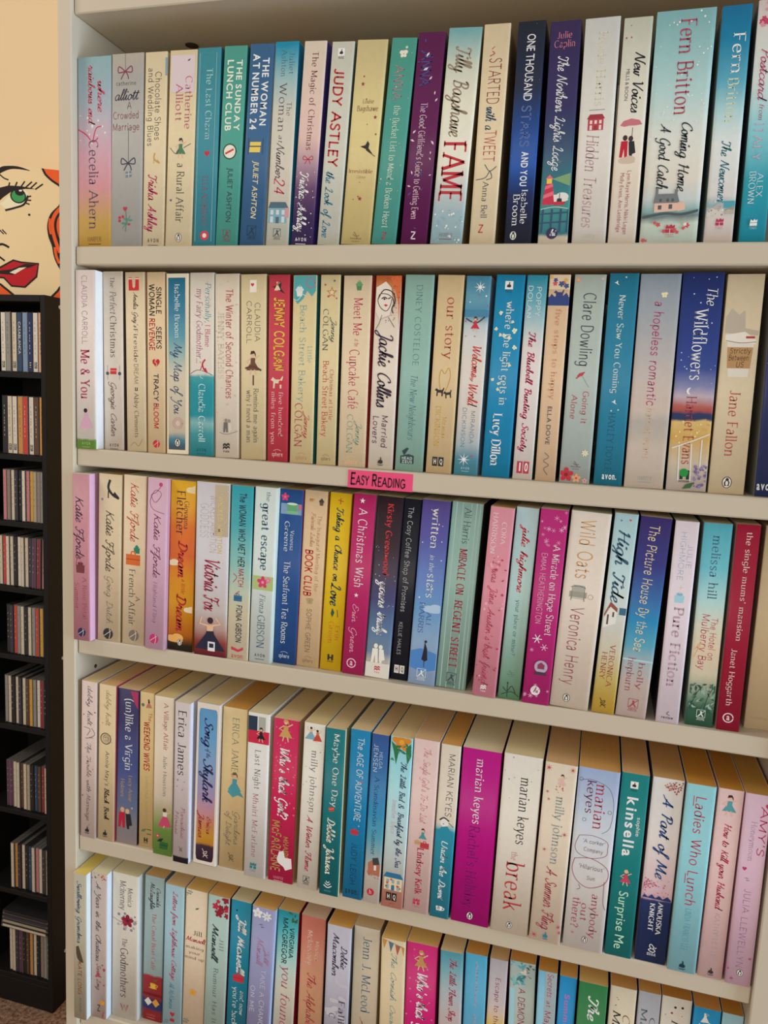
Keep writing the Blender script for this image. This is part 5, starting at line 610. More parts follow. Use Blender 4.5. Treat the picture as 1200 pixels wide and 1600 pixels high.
# ------------------------------------------------------------------ little pictures printed on spines
# unit = the motif's own size, x right, y up; e ellipse (cx,cy,rx,ry), p polygon, s smooth stroke, l straight stroke; colours '0','1','2' come from the book
def _star(n, r0, r1, cx=0, cy=0, a0=90):
    return [(cx + (r0 if i % 2 == 0 else r1) * math.cos(math.radians(a0 + 180 * i / n)), cy + (r0 if i % 2 == 0 else r1) * math.sin(math.radians(a0 + 180 * i / n))) for i in range(2 * n)]
def _petals(n, R, rx, ry, col, a0=90):
    out = []
    for i in range(n):
        a = math.radians(a0 + 360 * i / n)
        out.append(('p', [(R * math.cos(a) + rx * math.cos(q) * math.cos(a) - ry * math.sin(q) * math.sin(a), R * math.sin(a) + rx * math.cos(q) * math.sin(a) + ry * math.sin(q) * math.cos(a)) for q in [2 * math.pi * k / 10 for k in range(10)]], col))
    return out
MOTIF = {
 'heart': [('p', [(0, -.5), (-.42, -.05), (-.48, .22), (-.3, .42), (-.1, .4), (0, .22), (.1, .4), (.3, .42), (.48, .22), (.42, -.05)], '0')],
 'star': [('p', _star(5, .5, .2), '0')], 'sparkle': [('p', _star(4, .5, .08), '0')], 'burst': [('p', _star(8, .5, .1), '0')],
 'dot': [('e', 0, 0, .5, .5, '0')], 'ring': [('s', [(.45 * math.cos(i * .4189), .45 * math.sin(i * .4189)) for i in range(16)], .08, '0')],
 'flower': _petals(5, .28, .24, .17, '0') + [('e', 0, 0, .13, .13, '1')], 'daisy': _petals(7, .28, .22, .1, '0') + [('e', 0, 0, .13, .13, '1')],
 'leaf': [('p', [(-.5, -.3), (-.2, .12), (.5, .35), (.2, -.2)], '0')], 'sprig': [('s', [(-.4, -.5), (0, 0), (.3, .5)], .05, '0'), ('e', -.3, -.1, .2, .09, '0'), ('e', .15, -.15, .2, .09, '0'), ('e', -.1, .25, .2, .09, '0'), ('e', .35, .15, .18, .08, '0')],
 'snow': [('l', [(-.5, 0), (.5, 0)], .09, '0'), ('l', [(-.25, -.43), (.25, .43)], .09, '0'), ('l', [(-.25, .43), (.25, -.43)], .09, '0')],
 'bow': [('s', [(0, 0), (-.45, .32), (-.5, -.05), (0, 0)], .07, '0'), ('s', [(0, 0), (.45, .32), (.5, -.05), (0, 0)], .07, '0'), ('s', [(0, 0), (-.15, -.2), (-.3, -.45)], .07, '0'), ('s', [(0, 0), (.18, -.2), (.25, -.45)], .07, '0')],
 'gift': [('p', [(-.3, -.3), (.35, -.2), (.3, .35), (-.35, .25)], '0'), ('l', [(-.3, .02), (.32, .08)], .1, '1'), ('l', [(.02, -.25), (0, .3)], .1, '1')],
 'shoe': [('s', [(-.1, .5), (-.2, .1), (.05, -.25), (.4, -.42)], .14, '0'), ('l', [(-.18, .2), (-.2, -.45)], .07, '0'), ('p', [(.05, -.3), (.45, -.5), (.5, -.4), (.2, -.1)], '0')],
 'boots': [('p', [(-.45, .5), (-.15, .5), (-.12, -.2), (-.0, -.32), (-.0, -.48), (-.45, -.48)], '0'), ('p', [(.45, .5), (.15, .5), (.12, -.2), (.0, -.32), (.0, -.48), (.45, -.48)], '0'), ('l', [(-.45, .4), (-.15, .4)], .08, '1'), ('l', [(.45, .4), (.15, .4)], .08, '1')],
 'woman': [('p', [(-.1, .2), (.12, .2), (.1, .02), (.32, -.32), (-.3, -.32), (-.1, .02)], '0'), ('e', 0, .36, .09, .11, 'd8b090'), ('p', [(-.12, .34), (-.08, .48), (.06, .5), (.13, .38), (.14, .22), (.07, .38)], '1'), ('l', [(-.1, .18), (-.3, .02), (-.12, -.04)], .05, 'd8b090'), ('l', [(.12, .18), (.3, .3)], .05, 'd8b090'), ('l', [(-.08, -.3), (-.12, -.5)], .05, 'd8b090'), ('l', [(.08, -.3), (.14, -.5)], .05, 'd8b090')],
 'gown': [('p', [(-.1, .12), (.1, .14), (.14, 0), (.5, -.5), (-.5, -.5), (-.14, 0)], '0'), ('p', [(-.12, .28), (.12, .3), (.1, .1), (-.1, .08)], 'd8b090'), ('e', 0, .42, .1, .1, '1'), ('l', [(-.1, .26), (-.34, .3), (-.28, .5)], .06, 'd8b090'), ('l', [(.1, .28), (.34, .34), (.2, .5)], .06, 'd8b090')],
 'couple': [('p', [(-.3, .2), (-.02, .22), (0, -.48), (-.12, -.48), (-.16, -.1), (-.22, -.48), (-.34, -.48)], '0'), ('p', [(.02, .18), (.25, .2), (.34, -.3), (.2, -.35), (.2, -.5), (.1, -.5), (.06, -.3)], '1'), ('e', -.14, .34, .1, .12, '2'), ('e', .1, .3, .1, .12, '2')],
 'umbrella': [('p', [(-.5, .22), (-.36, .42), (0, .52), (.36, .44), (.5, .24), (.2, .2), (-.1, .2), (-.3, .16)], '0')],
 'house': [('p', [(-.45, -.45), (.45, -.45), (.45, .2), (-.45, .2)], '0'), ('p', [(-.52, .2), (.52, .2), (.36, .46), (-.36, .46)], '1')] + [('p', [(x, y), (x + .14, y), (x + .14, y + .2), (x, y + .2)], '2') for x in (-.34, -.07, .2) for y in (-.08,)] + [('p', [(x, -.42), (x + .14, -.42), (x + .14, -.16), (x, -.16)], '2') for x in (-.34, .2)] + [('p', [(-.08, -.45), (.08, -.45), (.08, -.18), (-.08, -.18)], '1')],
 'cottage': [('p', [(-.36, -.22), (.3, -.18), (.3, .06), (-.36, .06)], '0'), ('p', [(-.4, .04), (.34, .04), (.26, .3), (-.36, .3)], '1'), ('p', [(-.36, .26), (-.28, .26), (-.28, .46), (-.36, .46)], '1'), ('p', [(.18, .26), (.26, .26), (.26, .42), (.18, .42)], '1'), ('p', [(.3, -.2), (.5, -.16), (.5, .04), (.3, .06)], '0'), ('e', -.2, .12, .04, .05, '2'), ('e', 0, .12, .04, .05, '2'), ('e', .14, .12, .04, .05, '2'), ('p', [(-.26, -.14), (-.16, -.14), (-.16, -.02), (-.26, -.02)], '2'), ('p', [(.04, -.13), (.14, -.13), (.14, 0), (.04, 0)], '2')],
 'lighthouse': [('p', [(-.22, -.5), (.2, -.5), (.1, .2), (-.12, .2)], '0'), ('p', [(-.2, -.3), (.17, -.18), (.15, -.05), (-.18, -.17)], '1'), ('p', [(-.16, 0), (.13, .1), (.11, .2), (-.14, .12)], '1'), ('p', [(-.1, .2), (.08, .2), (.08, .36), (-.1, .36)], '2'), ('p', [(-.14, .36), (.12, .36), (-.01, .5)], '1')],
 'boat': [('p', [(-.5, -.1), (.5, -.1), (.34, -.36), (-.36, -.36)], '0'), ('p', [(-.2, -.1), (.2, -.1), (.16, .14), (-.16, .14)], '1'), ('l', [(0, .1), (0, .5)], .05, '1')],
 'bird': [('p', [(-.5, .1), (-.1, .2), (.05, .5), (.2, .3), (.15, 0), (.5, -.4), (.1, -.2), (-.1, -.05)], '0')],
 'birds': [('s', [(-.4, .2), (-.2, .35), (-.1, .2), (.05, .36), (.2, .24)], .07, '0'), ('s', [(-.1, -.2), (.05, -.05), (.15, -.2), (.3, -.05), (.4, -.15)], .07, '0')],
 'butterfly': [('e', -.22, .14, .24, .2, '0'), ('e', .22, .18, .24, .2, '0'), ('e', -.16, -.2, .16, .18, '0'), ('e', .18, -.18, .16, .18, '0'), ('l', [(0, -.3), (0, .35)], .06, '1')],
 'cup': [('p', [(-.35, .2), (.3, .2), (.24, -.22), (-.28, -.22)], '0'), ('s', [(.3, .12), (.5, .06), (.4, -.12), (.26, -.1)], .08, '0'), ('e', -.02, -.3, .45, .09, '1'), ('e', -.02, .2, .33, .07, '2')],
 'cupcake': [('p', [(-.3, -.02), (.3, -.02), (.22, -.48), (-.22, -.48)], '1'), ('e', 0, .08, .38, .16, '0'), ('e', 0, .24, .26, .14, '0'), ('e', .02, .4, .11, .1, '2')],
 'jar': [('p', [(-.36, -.45), (.36, -.45), (.4, .2), (-.4, .2)], '0'), ('e', 0, .3, .26, .14, '1'), ('e', 0, .46, .12, .08, '2')],
 'box': [('p', [(-.45, -.4), (.4, -.4), (.45, .3), (-.4, .3)], '0'), ('l', [(-.42, .0), (.42, .0)], .08, '1')],
 'car': [('p', [(-.5, -.25), (.5, -.25), (.5, .05), (.28, .1), (.16, .32), (-.26, .32), (-.4, .08), (-.5, .02)], '0'), ('p', [(-.2, .08), (.14, .08), (.08, .24), (-.16, .24)], '1'), ('e', -.28, -.25, .13, .13, '1'), ('e', .28, -.25, .13, .13, '1')],
 'armchair': [('p', [(-.4, -.2), (.4, -.2), (.34, .45), (-.3, .45)], '0'), ('p', [(-.5, -.3), (.5, -.3), (.5, .05), (-.5, .05)], '1'), ('l', [(-.36, -.28), (-.38, -.48)], .07, '1'), ('l', [(.36, -.28), (.38, -.48)], .07, '1')],
 'case': [('p', [(-.48, -.35), (.48, -.35), (.48, .3), (-.48, .3)], '0'), ('s', [(-.14, .3), (-.1, .46), (.1, .46), (.14, .3)], .08, '0'), ('l', [(-.46, 0), (.46, 0)], .06, '1')],
 'dog': [('p', [(-.46, .1), (-.3, .3), (-.1, .14), (.24, .14), (.42, .4), (.46, .3), (.36, .0), (.34, -.46), (.22, -.46), (.2, -.12), (-.14, -.12), (-.16, -.46), (-.28, -.46), (-.26, 0)], '0')],
 'moon': [('p', [(.1, .5), (-.3, .35), (-.45, 0), (-.3, -.35), (.1, -.5), (-.1, -.2), (-.15, .0), (-.1, .22)], '0')],
 'globe': [('e', 0, .1, .42, .42, '0'), ('p', [(-.22, -.05), (.22, -.05), (.22, .24), (0, .4), (-.22, .24)], '1'), ('p', [(-.4, -.46), (.4, -.46), (.3, -.24), (-.3, -.24)], '2')],
 'bunting': [('p', [(-.5, .4), (-.28, .34), (-.4, -.06)], '0'), ('p', [(-.22, .3), (.0, .24), (-.12, -.16)], '1'), ('p', [(.06, .2), (.28, .16), (.16, -.26)], '2'), ('l', [(-.5, .42), (.5, .12)], .04, '1'), ('p', [(.32, .16), (.5, .12), (.42, -.24)], '0')],
 'tree': [('l', [(0, -.5), (0, .1)], .06, '0'), ('s', [(0, -.1), (-.3, .2), (-.36, .4)], .05, '0'), ('s', [(0, -.05), (.26, .2), (.4, .3)], .05, '0'), ('e', -.36, .42, .08, .08, '0'), ('e', .4, .34, .08, .08, '0'), ('p', [(-.12, .1), (0, .5), (.12, .1)], '0'), ('s', [(-.5, -.46), (-.2, -.4), (0, -.46), (.3, -.38), (.5, -.46)], .05, '0')],
 'blossom': [('s', [(.5, .5), (.15, .1), (-.4, .0)], .03, '1'), ('s', [(.2, .15), (.1, -.3)], .03, '1')] + [('e', x, y, .055, .055, '0') for x, y in ((-.4, .05), (-.25, .16), (-.1, -.02), (.05, .2), (.2, .34), (.1, -.28), (.2, -.1), (.32, .15), (-.3, -.1), (.02, .05), (.4, .44), (.3, .02), (-.06, .3), (.0, -.16))],
 'trio': [('e', -.22, .2, .3, .3, '0'), ('e', .2, .1, .26, .26, '1'), ('e', -.05, -.25, .3, .24, '2')],
 'face': [('s', [(-.3, .3), (-.36, .0), (-.2, -.3), (.05, -.42), (.22, -.2), (.28, .1)], .035, '0'), ('s', [(-.36, .1), (-.1, .5), (.3, .4), (.44, .0), (.3, -.3), (.36, -.5)], .05, '0'), ('s', [(-.2, .34), (.1, .3), (.34, .1), (.4, -.2)], .035, '0'), ('s', [(-.18, .12), (-.06, .18), (.06, .12)], .05, '0'), ('e', -.06, .1, .05, .045, '0'), ('s', [(.12, .12), (.22, .16)], .05, '0'), ('p', [(-.08, -.16), (.0, -.12), (.06, -.14), (.12, -.16), (.02, -.24)], '1')],
 'squig': [('s', [(-.5, -.1), (-.2, .3), (0, -.2), (.2, .3), (.5, -.1)], .08, '0')],
 'cloud': [('e', -.2, 0, .3, .18, '0'), ('e', .15, .06, .34, .22, '0'), ('e', 0, -.08, .48, .12, '0')],
 'rays': [('p', [(-.5, .1), (.5, .4), (.5, -.3)], '0')],
 'fence': [('l', [(-.5, .2), (.5, .24)], .05, '0'), ('l', [(-.5, -.1), (.5, -.06)], .05, '0')] + [('l', [(x, -.4), (x + .02, .34)], .06, '0') for x in (-.4, -.1, .2, .45)],
 'skirtgirl': [('p', [(-.08, .1), (.14, .1), (.4, -.4), (-.34, -.46)], '0'), ('p', [(-.08, .3), (.14, .3), (.13, .08), (-.08, .08)], '1'), ('e', 0, .4, .1, .1, '2'), ('l', [(.14, .26), (.34, .36), (.16, .48)], .05, 'd8b090'), ('l', [(0, -.4), (-.04, -.5)], .05, 'd8b090')],
 'wave': [('p', [(-.5, -.5), (.5, -.5), (.5, .1), (.2, .3), (-.1, .1), (-.5, .3)], '0')],
 'hills': [('p', [(-.5, -.5), (.5, -.5), (.5, .3), (.2, .36), (-.1, .1), (-.5, 0)], '0'), ('p', [(-.5, -.5), (.5, -.5), (.5, -.05), (.1, -.1), (-.2, .0), (-.5, -.2)], '1')],
 'swan': [('p', [(-.4, -.35), (.1, -.45), (.35, -.3), (.3, 0), (.1, .1), (.15, .3), (.02, .5), (-.1, .42), (.0, .34), (-.08, .1), (-.3, .0)], '0'), ('l', [(-.42, -.56), (.42, -.56)], .06, '0'), ('l', [(-.3, -.68), (.3, -.68)], .06, '0')],
}
_bfm = None
def book_marks(kind, c):
    """publisher marks, redrawn: list of motif pieces and of text pieces (text, face, x0, x1, y_base, y_cap, colour)"""
    if kind == 'AVON': return [('l', [(-.38, -.3), (.38, -.3)], .04, c)], [('A V O N', 'sb', -.44, .44, -.1, .14, c)]
    if kind == 'AVN': return [], [('avon.', 'sb', -.6, .6, -.2, .36, c)]
    if kind == 'HARPER': return [('l', [(-.4, -.26), (.4, -.26)], .05, c)], [('HARPER', 'sl', -.46, .46, -.1, .14, c)]
    if kind == 'PENG': return [('e', 0, 0, .44, .56, 'd8d4cc'), ('s', [(.42 * math.cos(i * .4189), .54 * math.sin(i * .4189)) for i in range(16)], .07, c), ('p', [(-.22, -.36), (.2, -.36), (.26, 0), (.14, .26), (.18, .38), (0, .46), (-.14, .36), (-.12, .2), (-.28, -.02)], c), ('e', 0, -.08, .13, .24, 'd8d4cc')], []
    if kind == 'SS': return [('l', [(-.42, .5), (.42, .5), (.42, -.32), (-.42, -.32), (-.42, .5)], .05, c), ('p', [(-.1, .38), (.1, .34), (.08, .1), (.3, -.22), (.18, -.24), (.0, .0), (-.2, -.24), (-.3, -.2), (-.06, .12)], c), ('l', [(-.38, -.28), (.38, .44)], .05, c)], [('SIMON', 'sb', -.36, .36, -.5, -.4, c), ('SCHUSTER', 'sb', -.42, .42, -.64, -.54, c)]
    if kind == 'HC': return [('p', [(-.4, -.26), (.4, -.26), (.4, .06), (-.4, .06)], c), ('p', [(-.4, .12), (-.3, .5), (-.1, .3), (.1, .52), (.2, .34), (.42, .46), (.4, .12)], c), ('l', [(0, -.28), (0, .1)], .05, 'd8d0c8')], [('Harper', 'sl', -.4, .4, -.46, -.34, c), ('Collins', 'sl', -.4, .4, -.64, -.52, c)]
    if kind == 'SPH': return [('s', [(-.3, .26), (0, .36), (.3, .26)], .03, c)], [('sphere', 'sa', -.46, .46, -.16, .18, c)]
    if kind == 'HQ': return [('p', [(-.5, -.4), (-.04, -.4), (-.04, .4), (-.5, .4)], c), ('p', [(.04, -.4), (.5, -.4), (.5, .4), (.04, .4)], c)], [('H', 'sb', -.4, -.14, -.2, .22, 'e0dcd4'), ('Q', 'sb', .14, .42, -.2, .22, 'e0dcd4')]
    if kind == 'HQW': return [('p', [(-.5, -.4), (-.04, -.4), (-.04, .4), (-.5, .4)], 'dcd8d4'), ('p', [(.04, -.4), (.5, -.4), (.5, .4), (.04, .4)], 'dcd8d4')], [('H', 'sb', -.4, -.14, -.2, .22, c), ('Q', 'sb', .14, .42, -.2, .22, c)]
    if kind == 'SWAN': return MOTIFC('swan', c), []
    if kind == 'SWANB': return [('p', [(-.5, -.5), (.5, -.5), (.5, .5), (-.5, .5)], 'dcdcd8')] + [(q[0], [(x * .75, y * .75 + .04) for x, y in q[1]]) + tuple(q[2:]) for q in MOTIFC('swan', c)[:1]], [('BLACK', 'sb', -.4, .4, -.72, -.6, c), ('SWAN', 'sb', -.4, .4, -.88, -.77, c)]
    if kind == 'PAN': return [('p', [(-.4, .1), (-.2, .3), (0, .16), (.2, .34), (.4, .2), (.4, .42), (.2, .54), (0, .38), (-.2, .5), (-.4, .34)], c), ('p', [(-.4, -.2), (-.2, 0), (0, -.14), (.2, .04), (.4, -.1), (.4, .12), (.2, .24), (0, .08), (-.2, .2), (-.4, .04)], c)], [('PAN', 'sb', -.35, .35, -.5, -.3, c)]
    if kind == 'ARR': return [('e', 0, 0, .5, .5, c), ('l', [(-.4, -.22), (.3, .3)], .05, 'd8c8b8'), ('s', [(.12, .46), (.2, .0), (.1, -.46)], .05, 'd8c8b8')], []
    if kind == 'HEAD': return [('l', [(-.2, .5), (.1, .1)], .05, c), ('s', [(-.3, .3), (-.1, .14), (.1, .1), (.3, .2)], .05, c)], [('headline', 'sa', -.55, .55, -.16, .02, c), ('review', 'sa', -.4, .4, -.4, -.26, c)]
    if kind == 'REV': return [('s', [(.1, .6), (-.1, .35), (.2, .2)], .06, c)], [('review', 'sb', -.6, .6, -.2, .1, c)]
    if kind == 'AR': return [('s', [(.46 * math.cos(i * .4189), .46 * math.sin(i * .4189)) for i in range(16)], .11, c)], [('a', 'sb', -.2, .2, -.24, .4, c)]
    if kind == 'HI': return [('e', 0, 0, .5, .5, c)], [('hi', 'sk', -.2, .28, -.2, .3, 'e0d8dc')]
    if kind == 'HIW': return [('e', 0, 0, .5, .5, 'dcd4d4')], [('hi', 'sk', -.2, .28, -.2, .3, c)]
    if kind == 'H': return [('e', 0, 0, .5, .5, c)], [('h', 'se', -.16, .2, -.26, .3, 'e0d8dc')]
    if kind == 'Z': return [], [('Z', 'mb', -.4, .4, -.5, .5, c)]
    if kind == 'TEN': return [('p', [(-.5, -.5), (-.04, -.5), (-.04, .5), (-.5, .5)], c), ('p', [(.04, -.5), (.5, -.5), (.5, .5), (.04, .5)], c)], [('1', 'sb', -.36, -.14, -.3, .36, 'e0dcd8'), ('0', 'sb', .1, .44, -.3, .36, 'e0dcd8')]
    if kind == 'ZEUS': return [('p', [(-.5, -.5), (.5, -.5), (.5, .1), (.1, .2), (-.5, .05)], c), ('p', [(-.2, .1), (.1, .6), (-.05, .66), (-.4, .4), (-.3, .2)], c)], [('HEAD', 'sb', -.4, .4, -.2, 0, 'b8c8c0'), ('ZEUS', 'sb', -.4, .4, -.45, -.26, 'b8c8c0')]
    if kind == 'MB': return [('s', [(.3, .1), (-.1, .5), (-.2, .2), (.3, -.1), (.1, -.3), (-.3, -.1), (.1, .1), (.4, .2)], .08, c)], [('MILLS &', 'sb', -.4, .4, -.5, -.38, c), ('BOON', 'sb', -.4, .4, -.66, -.54, c)]
    if kind == 'HOD': return [('p', [(-.4, -.3), (-.14, -.3), (-.14, -.04), (.14, -.04), (.14, -.3), (.4, -.3), (.4, .5), (.14, .5), (.14, .16), (-.14, .16), (-.14, .5), (-.4, .5)], c)], [('HODDER', 'sb', -.45, .45, -.56, -.4, c)]
    if kind == 'ORI': return [('s', [(-.3, .5), (-.1, .2), (.2, .3), (.1, 0), (-.2, .1), (0, -.2), (.3, -.1)], .07, c), ('s', [(-.2, -.4), (0, -.1), (.3, -.4)], .06, c)], []
    if kind == 'BOOKS': return [('s', [(-.2, .4), (0, .2), (.2, .4)], .1, c), ('s', [(-.34, .14), (0, -.1), (.34, .14)], .11, c), ('s', [(-.5, -.16), (0, -.44), (.5, -.16)], .12, c)], []
    if kind == 'AVOPEN': return [('p', [(-.5, .4), (.1, .2), (.5, .44), (.5, .2), (.1, 0), (-.5, .14)], c)], [('avon', 'sa', -.5, .5, -.5, -.1, c)]
    if kind == 'WM': return [('l', [(-.5, .4), (-.22, -.4), (0, .3), (.22, -.4), (.5, .4)], .09, c), ('l', [(-.4, .4), (-.2, -.1), (0, .4), (.2, -.1), (.4, .4)], .05, c)], []
    return [], []
def MOTIFC(n, c): return [tuple(c if q == '0' else q for q in p) for p in MOTIF[n]]

PAPER = 'd6ccba'
PRINT_NAME = {'gown': 'woman_in_gown', 'skirtgirl': 'woman_in_skirt', 'case': 'suitcase', 'globe': 'snow_globe', 'face': 'drawn_face', 'jar': 'pot', 'box': 'parcel', 'snow': 'snowflake', 'hills': 'village', 'squig': 'squiggle'}
class Book:
    def __init__(s, w, h, d, bulge): s.w, s.h, s.d, s.b = w, h, d, bulge; s.r = 0.0011; s.parts = {}; s.lay = 0
    def front(s, x):
        a = abs(x); y = s.b * (2 * x / s.w) ** 2; e = a - (s.w / 2 - s.r)
        if e > 0: y += s.r - math.sqrt(max(0.0, s.r * s.r - min(e, s.r) ** 2))
        return y
    def put(s, part, V, F, col, wrap=False):
        """V in spine metres (x across from the middle, z up from the tail)"""
        mb = s.parts.setdefault(part, MB()); s.lay += 1
        off = 0.00007 + 0.0000055 * s.lay
        out = []
        for x, z in V:
            lim = s.w / 2 - (0.00005 if wrap else s.r * 0.8); x = max(-lim, min(lim, x)); z = max(0.0004, min(s.h - 0.0004, z))
            out.append((x, s.front(x) - off, z))
        mb.add(out, F, ink(col))
    def pieces(s, part, pcs, cx, cz, sc, cols, rot=0):
        ca, sa = math.cos(rot), math.sin(rot)
        P = lambda x, y: (cx + sc * (x * ca - y * sa), cz + sc * (x * sa + y * ca))
        for p in pcs:
            k = p[0]; c = p[-1]; c = cols[min(int(c), len(cols) - 1)] if len(c) == 1 else c
            if k == 'e':
                n = 8 if max(p[3], p[4]) * sc < 0.001 else 16
                V = [P(p[1] + p[3] * math.cos(2 * math.pi * i / n), p[2] + p[4] * math.sin(2 * math.pi * i / n)) for i in range(n)]; F = [tuple(range(n))]
            elif k == 'p': V = [P(*q) for q in p[1]]; F = [tuple(range(len(V)))]
            else:
                pts = _cr(p[1], 4) if k == 's' else p[1]
                v, F = ribbon(pts, p[2], False, None, True); V = [P(*q) for q in v]
            if k in 'ep' and F:      # keep faces turned to the reader
                ar = sum(V[i][0] * V[(i + 1) % len(V)][1] - V[(i + 1) % len(V)][0] * V[i][1] for i in range(len(V)))
                if ar < 0: F = [tuple(reversed(F[0]))]
            s.put(part, V, F, c)
    def text(s, part, txt, face, u0, u1, t0, t1, col, horiz):
        V, F, L = layout(txt, face)
        if horiz:       # u across = reading direction, t0 = cap line, t1 = baseline
            X0, X1 = (u0 - .5) * s.w, (u1 - .5) * s.w; Z1, Z0 = s.h * (1 - t0), s.h * (1 - t1)
            W = [(X0 + x / L * (X1 - X0), Z0 + y * (Z1 - Z0)) for x, y in V]
        else:           # reads down the spine, capitals towards the right
            X0, X1 = (u0 - .5) * s.w, (u1 - .5) * s.w
            W = [(X0 + y * (X1 - X0), s.h * (1 - (t0 + x / L * (t1 - t0)))) for x, y in V]
        s.put(part, W, F, col)
    def element(s, e):
        q = e.split(); k = q[0]
        if k in 'TAP' and len(q[1]) == 1:
            part = {'T': 'title_lettering', 'A': 'author_lettering', 'P': 'publisher_mark'}[k]
            n = [float(x) / 100 for x in q[4:8]]
            s.text(part, ' '.join(q[8:]), q[2], n[0], n[1], n[2], n[3], q[3], q[1] == 'H'); return
        if k == 'I':    # I name u t size colours [@rotation]
            rot = 0
            if q[-1][0] == '@': rot = math.radians(float(q[-1][1:])); q = q[:-1]
            u, t, sz = float(q[2]) / 100, float(q[3]) / 100, float(q[4]) / 100
            big = sz >= .2 and q[1] not in ('dot', 'ring', 'burst', 'sparkle', 'rays')
            part = (PRINT_NAME.get(q[1], q[1]) + '_print', s.lay) if big else 'cover_pattern'
            s.pieces(part, MOTIF[q[1]], (u - .5) * s.w, s.h * (1 - t), sz * s.w, q[5:], rot)
        elif k == 'M':  # M mark u t size colour
            u, t, sz = float(q[2]) / 100, float(q[3]) / 100, float(q[4]) / 100 * s.w
            pcs, tx = book_marks(q[1], q[5]); cx, cz = (u - .5) * s.w, s.h * (1 - t)
            s.pieces('publisher_mark', pcs, cx, cz, sz, [q[5]])
            for (st, fc, x0, x1, y0, y1, c) in tx:
                V, F, L = layout(st, fc)
                s.put('publisher_mark', [(cx + sz * (x0 + x / L * (x1 - x0)), cz + sz * (y0 + y * (y1 - y0))) for x, y in V], F, c)
        elif k == 'R':  # R colour u0 u1 t0 t1
            a, b, c, d = [float(x) / 100 for x in q[2:6]]; hw = s.w / 2
            xs = [(a - .5) * s.w, (b - .5) * s.w] + [g * (hw - s.r * (1 - math.cos(math.radians(v)))) for v in (15, 35, 55, 75, 90) for g in (-1, 1)]
            xs = sorted(x for x in xs if (a - .5) * s.w - 1e-9 <= x <= (b - .5) * s.w + 1e-9); n = len(xs) - 1
            V = [(x, s.h * (1 - d)) for x in xs] + [(x, s.h * (1 - c)) for x in xs]
            s.put(('printed_panel', s.lay), V, [(i, i + 1, n + 2 + i, n + 1 + i) for i in range(n)], q[1], True)
        elif k == 'F':  # F colour u0 u1 t0 t1 width(mm)
            a, b, c, d = [float(x) / 100 for x in q[2:6]]; wd = float(q[6]) / 1000
            x0, x1, z1, z0 = (a - .5) * s.w, (b - .5) * s.w, s.h * (1 - c), s.h * (1 - d)
            V, F = ribbon([(x0, z0), (x1, z0), (x1, z1), (x0, z1), (x0, z0)], wd, True)
            s.put('cover_pattern', V, F, q[1])
        elif k == 'S':  # S colour width(mm) u,t u,t ...  smooth line
            pts = [((float(p.split(',')[0]) / 100 - .5) * s.w, s.h * (1 - float(p.split(',')[1]) / 100)) for p in q[3:]]
            V, F = ribbon(_cr(pts, 5), float(q[2]) / 1000)
            s.put('cover_pattern', V, F, q[1])
        elif k == 'B':  # B colour u,t u,t ...  filled outline
            V = [((float(p.split(',')[0]) / 100 - .5) * s.w, s.h * (1 - float(p.split(',')[1]) / 100)) for p in q[2:]]
            ar = sum(V[i][0] * V[(i + 1) % len(V)][1] - V[(i + 1) % len(V)][0] * V[i][1] for i in range(len(V)))
            F = [tuple(range(len(V)))] if ar > 0 else [tuple(range(len(V) - 1, -1, -1))]
            s.put(('printed_shape', s.lay), V, F, q[1])
        elif k == 'D':  # D motif count size(%w) u0 u1 t0 t1 colours
            rnd = random.Random(e); n = int(q[2]); sz = float(q[3]) / 100; a, b, c, d = [float(x) / 100 for x in q[4:8]]
            for i in range(n):
                u, t = rnd.uniform(a, b), rnd.uniform(c, d); f = rnd.uniform(.6, 1.3)
                s.pieces('cover_pattern', MOTIF[q[1]], (u - .5) * s.w, s.h * (1 - t), sz * s.w * f, [rnd.choice(q[8:])], rnd.uniform(0, 6.28) if q[1] not in ('dot',) else 0)

